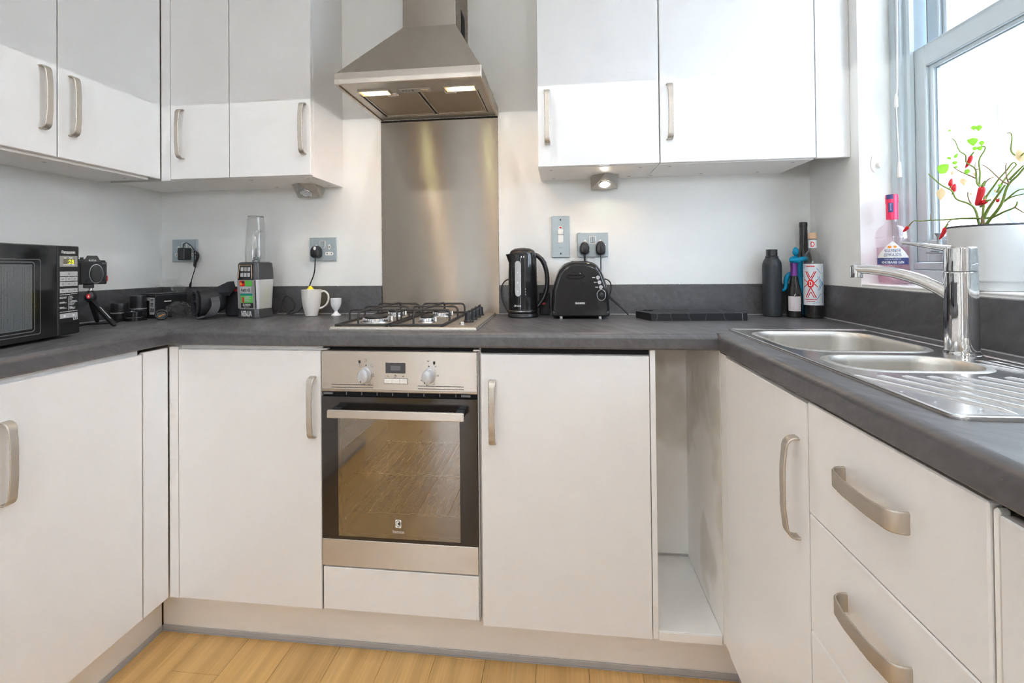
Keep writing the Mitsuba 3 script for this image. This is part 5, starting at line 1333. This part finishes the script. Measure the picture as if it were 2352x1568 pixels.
# ------------------------------------------------------------------ on the window board
gb = thing('gin_bottle', 'pink gin bottle with a bright red wax top on the window board', 'bottle')
gc = (3.343, -.416, 1.3858); gf = EYE[:2] - gc[:2]
GR = .049
part(gb, 'glass', lathe([(.0005, 0), (.041, 0), (.045, .004), (GR, .035), (GR, .165), (.0475, .188), (.041, .206), (.029, .218), (.019, .224), (.0160, .232), (.0160, .262), (.0005, .262)], 56, gc), 'glass_pink', 45)
part(gb, 'contents', lathe([(.0005, .004), (.041, .005), (.0455, .036), (.0455, .135), (.0005, .135)], 48, gc), 'gin_pink', 40)
part(gb, 'shoulder_edge', cat(*[tube([(gc[0] + r * math.cos(a), gc[1] + r * math.sin(a), gc[2] + z) for a in np.linspace(0, 2 * math.pi, 41)], .0007, 5) for r, z in ((.0488, .170), (.0165, .232))]), 'glass_pink', 50)
part(gb, 'wax_top', lathe([(.0168, 0), (.0174, .002), (.0174, .058), (.0186, .060), (.0186, .088), (.0170, .0905), (.0005, .091)], 36, (gc[0], gc[1], gc[2] + .236)), 'pink_wax', 40)
part(gb, 'neck_tag', wrap(cat(sheet(-.010, .004, .262, .310, .0004, 8), sheet(-.016, .004, .310, .326, .0016, 10)), gc, .0174, gf), 'navy', False)
part(gb, 'neck_text', wrap(cat(*[FLAT.box(-.005, -.001, y, y + .004, .0012, .0016) for y in (.268, .275, .282, .289)]), gc, .0174, gf), 'lilac', False)
nn = 24; tri = []; LB = .052
for k in range(nn):
    a, b = -LB + 2 * LB * k / nn, -LB + 2 * LB * (k + 1) / nn
    ya, yb = (.096 + .060 * max(1 - abs(q) / LB, 0) ** .9 for q in (a, b))
    tri.append(hull([(a, .0955, .0004), (b, .0955, .0004), (b, max(yb, .0965), .0004), (a, max(ya, .0965), .0004), (a, .0955, .0008), (b, .0955, .0008), (b, max(yb, .0965), .0008), (a, max(ya, .0965), .0008)]))
part(gb, 'label', wrap(cat(*tri), gc, GR, gf), 'print_white', False)
part(gb, 'label_band', wrap(sheet(-LB, LB, .072, .096, .0004, 24), gc, GR, gf), 'navy', False)
part(gb, 'label_text', wrap(cat(flat_text('WARNER', 0, .1215, .046, .0115, .0010), flat_text('EDWARDS', 0, .1065, .048, .0115, .0010)), gc, GR, gf), 'navy', False)
part(gb, 'band_text', wrap(cat(flat_text('RHUBARB GIN', 0, .0795, .064, .0088, .0010, True), flat_text('VICTORIA\'S', 0, .0905, .046, .0042, .0010)), gc, GR, gf), 'print_white', False)
part(gb, 'crest', wrap(cat(FLAT.disc(-.008, .1345, .001, .0014, .0055, .0045, 12), FLAT.disc(.007, .1352, .001, .0014, .0045, .0045, 12)), gc, GR, gf), 'orange', False)

pt = thing('chilli_plant', 'chilli plant with red pods in a pale grey pot on the window board', 'potted plant')
pc = (3.340, -.799, 1.3858)
part(pt, 'pot', shell([(.078, .0), (.0795, .002), (.0795, .024), (.0865, .027), (.0880, .032), (.0890, .172), (.0890, .1765)], .005, 64, pc), 'pot_grey', 35)
part(pt, 'inner_pot', lathe([(.0815, .150), (.0835, .1772), (.0890, .1775), (.0890, .1815), (.0810, .1815), (.077, .170)], 48, pc), 'pot_dark', 40)
part(pt, 'soil', lathe([(.0005, .150), (.079, .150), (.079, .165), (.05, .172), (.0005, .175)], 36, pc), 'soil', 40)
STEMS = [
    (1.0, [(3.335, -0.794, 1.571), (3.332, -0.822, 1.598), (3.328, -0.848, 1.625), (3.325, -0.872, 1.672), (3.322, -0.897, 1.688), (3.318, -0.919, 1.704), (3.315, -0.944, 1.717)]),
    (1.1, [(3.335, -0.783, 1.572), (3.335, -0.786, 1.588), (3.335, -0.797, 1.609), (3.335, -0.814, 1.631), (3.335, -0.834, 1.654), (3.335, -0.85, 1.673)]),
    (0.8, [(3.335, -0.773, 1.57), (3.331, -0.77, 1.6), (3.328, -0.763, 1.624), (3.324, -0.738, 1.642), (3.32, -0.712, 1.66), (3.316, -0.709, 1.677), (3.312, -0.691, 1.693), (3.309, -0.661, 1.718), (3.305, -0.636, 1.746)]),
    (0.8, [(3.335, -0.778, 1.57), (3.338, -0.782, 1.617), (3.341, -0.788, 1.649), (3.344, -0.807, 1.676), (3.346, -0.825, 1.699), (3.349, -0.841, 1.716), (3.352, -0.856, 1.732), (3.355, -0.86, 1.723)]),
    (0.6, [(3.335, -0.775, 1.682), (3.336, -0.764, 1.711), (3.338, -0.76, 1.732), (3.339, -0.743, 1.749), (3.34, -0.726, 1.767), (3.341, -0.726, 1.779), (3.342, -0.708, 1.796), (3.344, -0.691, 1.824), (3.345, -0.673, 1.847)]),
    (0.8, [(3.335, -0.776, 1.622), (3.337, -0.784, 1.658), (3.339, -0.771, 1.683), (3.341, -0.77, 1.722), (3.344, -0.768, 1.767), (3.346, -0.776, 1.779), (3.348, -0.778, 1.785), (3.35, -0.765, 1.8)]),
    (0.7, [(3.335, -0.785, 1.588), (3.325, -0.768, 1.591), (3.315, -0.726, 1.594), (3.305, -0.685, 1.595), (3.295, -0.655, 1.597), (3.285, -0.632, 1.597), (3.275, -0.616, 1.6)]),
    (0.8, [(3.335, -0.794, 1.589), (3.332, -0.829, 1.593), (3.33, -0.858, 1.602), (3.328, -0.883, 1.609), (3.325, -0.893, 1.622)]),
    (0.5, [(3.325, -0.886, 1.608), (3.325, -0.909, 1.591)]),
    (0.7, [(3.335, -0.84, 1.626), (3.335, -0.863, 1.64), (3.335, -0.883, 1.652), (3.335, -0.903, 1.653)]),
    (0.6, [(3.355, -0.822, 1.632), (3.355, -0.843, 1.64), (3.355, -0.864, 1.643), (3.355, -0.885, 1.644)]),
    (0.5, [(3.32, -0.878, 1.671), (3.32, -0.87, 1.703), (3.32, -0.871, 1.728)]),
    (0.5, [(3.335, -0.86, 1.673), (3.335, -0.84, 1.687), (3.335, -0.824, 1.704), (3.335, -0.804, 1.726), (3.335, -0.782, 1.743)]),
    (0.8, [(3.335, -0.827, 1.655), (3.35, -0.842, 1.702), (3.365, -0.849, 1.727)]),
    (0.8, [(3.32, -0.879, 1.682), (3.32, -0.901, 1.7), (3.32, -0.917, 1.712)]),
    (0.6, [(3.335, -0.889, 1.734), (3.335, -0.894, 1.741), (3.335, -0.902, 1.747)]),
    (0.6, [(3.335, -0.89, 1.74), (3.335, -0.868, 1.768), (3.335, -0.871, 1.794), (3.335, -0.867, 1.809), (3.335, -0.859, 1.81)]),
    (0.5, [(3.335, -0.763, 1.707), (3.328, -0.741, 1.724), (3.322, -0.721, 1.74), (3.315, -0.714, 1.752)]),
    (0.5, [(3.335, -0.789, 1.68), (3.335, -0.801, 1.696), (3.335, -0.816, 1.699)]),
    (0.5, [(3.335, -0.748, 1.634), (3.33, -0.744, 1.654), (3.325, -0.75, 1.67)]),
    (0.35, [(3.335, -0.773, 1.732), (3.335, -0.766, 1.732), (3.335, -0.764, 1.753)]),
    (0.4, [(3.275, -0.682, 1.596), (3.275, -0.682, 1.606), (3.275, -0.680, 1.614)]),
    (0.55, [(3.275, -0.593, 1.584), (3.275, -0.606, 1.595), (3.275, -0.616, 1.600)]),
]
for r_, pts in STEMS:
    p_ = np.array(pts, float)
    if len(p_) > 2:
        p_ = spline(p_, 4 * len(p_))
    n_ = len(p_)
    part(pt, 'stem', tube(p_, np.linspace(.0034, .0017, n_) * r_ * 1.15, 7), 'stem_green' if r_ > .55 else 'stem_brown', 50)
part(pt, 'stem', tube(spline([(3.335, -.790, 1.55), (3.332, -.787, 1.575), (3.335, -.783, 1.595)], 8), [.0075, .007, .006, .0055, .005, .0045, .004, .0035], 8), 'stem_brown', 50)


def pod(parent, a, b, r, name='chilli'):
    a, b = np.array(a), np.array(b); t = b - a; side = np.cross(t, Z3 + .01); side /= np.linalg.norm(side) + 1e-9
    p_ = np.array([a + t * f + side * .06 * np.linalg.norm(t) * math.sin(math.pi * f) for f in np.linspace(0, 1, 12)])
    rr_ = r * np.interp(np.linspace(0, 1, 12), [0, .08, .35, .7, .95, 1], [.55, .95, 1, .8, .35, .08])
    k_ = part(parent, name, tube(p_, rr_, 12), 'red', 50, 'red chilli pod')
    part(k_, 'stalk', tube(spline([a - t * .02, a - t * .18 + side * .001, a - t * .32 + side * .003], 8), np.linspace(r * .5, r * .28, 8), 7), 'stem_green')


PODS = [
    ((3.345, -0.738, 1.778), (3.345, -0.718, 1.746), 0.0058), ((3.335, -0.679, 1.699), (3.335, -0.683, 1.722), 0.0058), ((3.335, -0.688, 1.680), (3.335, -0.695, 1.704), 0.0068),
    ((3.305, -0.819, 1.674), (3.305, -0.797, 1.625), 0.0085), ((3.315, -0.818, 1.634), (3.315, -0.784, 1.627), 0.0066), ((3.335, -0.83, 1.637), (3.335, -0.825, 1.629), 0.004),
    ((3.275, -0.589, 1.583), (3.275, -0.566, 1.567), 0.0052), ((3.305, -0.695, 1.570), (3.305, -0.671, 1.535), 0.0055)]
for a, b, r_ in PODS:
    pod(pt, a, b, r_)
part(pt, 'stem', tube(spline([(3.305, -.697, 1.574), (3.303, -.712, 1.588), (3.302, -.728, 1.594)], 8), .0012, 6), 'stem_green')


def leafm(a, b, wd, seed=0):
    a, b = np.array(a), np.array(b); t = b - a; L = np.linalg.norm(t); t /= L
    view = np.array([-.555, -.832, .25]); s_ = np.cross(view, t); s_ /= np.linalg.norm(s_); n_ = np.cross(t, s_)
    rows = []
    for f in np.linspace(0, 1, 9):
        w = wd * L * (math.sin(math.pi * min(1, f * 1.02)) ** .8) * (1.1 - .5 * f) / 1.0 * .55
        m_ = a + t * L * f + n_ * L * .10 * math.sin(math.pi * f)
        rows.append([m_ + s_ * w + n_ * w * .35, m_ + s_ * w * .5 + n_ * w * .1, m_, m_ - s_ * w * .5 + n_ * w * .1, m_ - s_ * w + n_ * w * .35])
    v = np.array(rows).reshape(-1, 3); f_ = []
    for i in range(8):
        for j in range(4):
            q = i * 5 + j; f_ += [(q, q + 1, q + 6), (q, q + 6, q + 5)]
    return trimesh.Trimesh(v, f_, process=False)


LEAVES = [
    ((3.325, -0.686, 1.766), (3.325, -0.651, 1.743), 0.75), ((3.325, -0.694, 1.778), (3.325, -0.679, 1.788), 0.5), ((3.325, -0.707, 1.779), (3.325, -0.72, 1.792), 0.5),
    ((3.325, -0.711, 1.759), (3.325, -0.702, 1.77), 0.9), ((3.325, -0.714, 1.747), (3.325, -0.707, 1.755), 0.8), ((3.325, -0.769, 1.858), (3.325, -0.774, 1.843), 0.8),
    ((3.325, -0.788, 1.855), (3.325, -0.787, 1.837), 0.8), ((3.325, -0.766, 1.824), (3.325, -0.77, 1.799), 0.9), ((3.325, -0.795, 1.808), (3.325, -0.796, 1.793), 0.8),
    ((3.325, -0.786, 1.794), (3.325, -0.792, 1.78), 0.9), ((3.325, -0.751, 1.738), (3.325, -0.745, 1.722), 0.8), ((3.325, -0.686, 1.869), (3.325, -0.696, 1.864), 0.7), ((3.325, -0.85, 1.676), (3.325, -0.843, 1.669), 0.7),
    ((3.325, -0.762, 1.822), (3.325, -0.752, 1.815), 0.8), ((3.325, -0.780, 1.795), (3.325, -0.770, 1.787), 0.9)]
for a, b, w_ in LEAVES:
    part(pt, 'leaf', leafm(a, b, w_), 'leaf', True)
for a, b in (((3.335, -0.644, 1.7), (3.335, -0.639, 1.66)), ((3.335, -0.718, 1.716), (3.335, -0.725, 1.691)), ((3.335, -0.685, 1.744), (3.335, -0.683, 1.731)), ((3.335, -0.744, 1.668), (3.335, -0.748, 1.659)), ((3.335, -0.759, 1.725), (3.335, -0.763, 1.711)), ((3.335, -0.894, 1.724), (3.335, -0.887, 1.76)), ((3.335, -0.809, 1.7), (3.335, -0.82, 1.698)), ((3.335, -0.821, 1.666), (3.335, -0.821, 1.656))):
    part(pt, 'dry_leaf', leafm(a, b, .55), 'leaf_dry', True, label='dry curled leaf')

# sash handle, blind cord, reveal knob
sl = thing('sash_handle', 'small grey vase shaped sash handle on the window bottom rail behind the tap', 'handle')
part(sl, 'stem', lathe([(.0005, 0), (.022, 0), (.024, .004), (.016, .014), (.008, .024), (.0065, .044), (.0085, .054), (.013, .062), (.012, .064), (.0005, .060)], 24, (SX - .024, -.540, 1.499)), 'grey_metal', 45)
part(sl, 'plate', box(SX - .048, SX - .0005, -.570, -.512, 1.494, 1.4995, .0015), 'grey_metal')
bc2 = thing('blind_cord', 'white blind pull cord hanging by the window frame', 'cord')
part(bc2, 'cord', tube([(3.372, -.4205, 2.95), (3.372, -.409, 2.108), (3.372, -.4045, 2.07)], .0016, 6), 'cord_white')
part(bc2, 'cord', tube([(3.372, -.4265, 2.95), (3.372, -.413, 2.108), (3.372, -.4055, 2.07)], .0016, 6), 'cord_white')
part(bc2, 'connector', lathe([(.0045, 0), (.0062, .004), (.0055, .035), (.003, .050), (.0005, .051)], 16, (3.372, -.4043, 2.035)), 'white_plastic', 40)
part(bc2, 'cord', tube([(3.372, -.4045, 2.04), (3.372, -.413, 1.84), (3.372, -.4135, 1.82)], .0016, 6), 'cord_white')
part(bc2, 'acorn', lathe([(.0065, 0), (.0072, .003), (.0058, .040), (.004, .055), (.0005, .056)], 16, (3.372, -.4145, 1.776)), 'white_plastic', 40)
kn = thing('wall_knob', 'round white knob fixed to the window reveal', 'knob')
VF = Frame((0, WY0, 0), (1, 0, 0))
part(kn, 'plate', VF.disc(3.330, 1.842, .0004, .006, .0135, .034), 'white_plastic', 40)
part(kn, 'post', VF.disc(3.338, 1.834, .006, .022, .006, .012), 'white_plastic', 40)
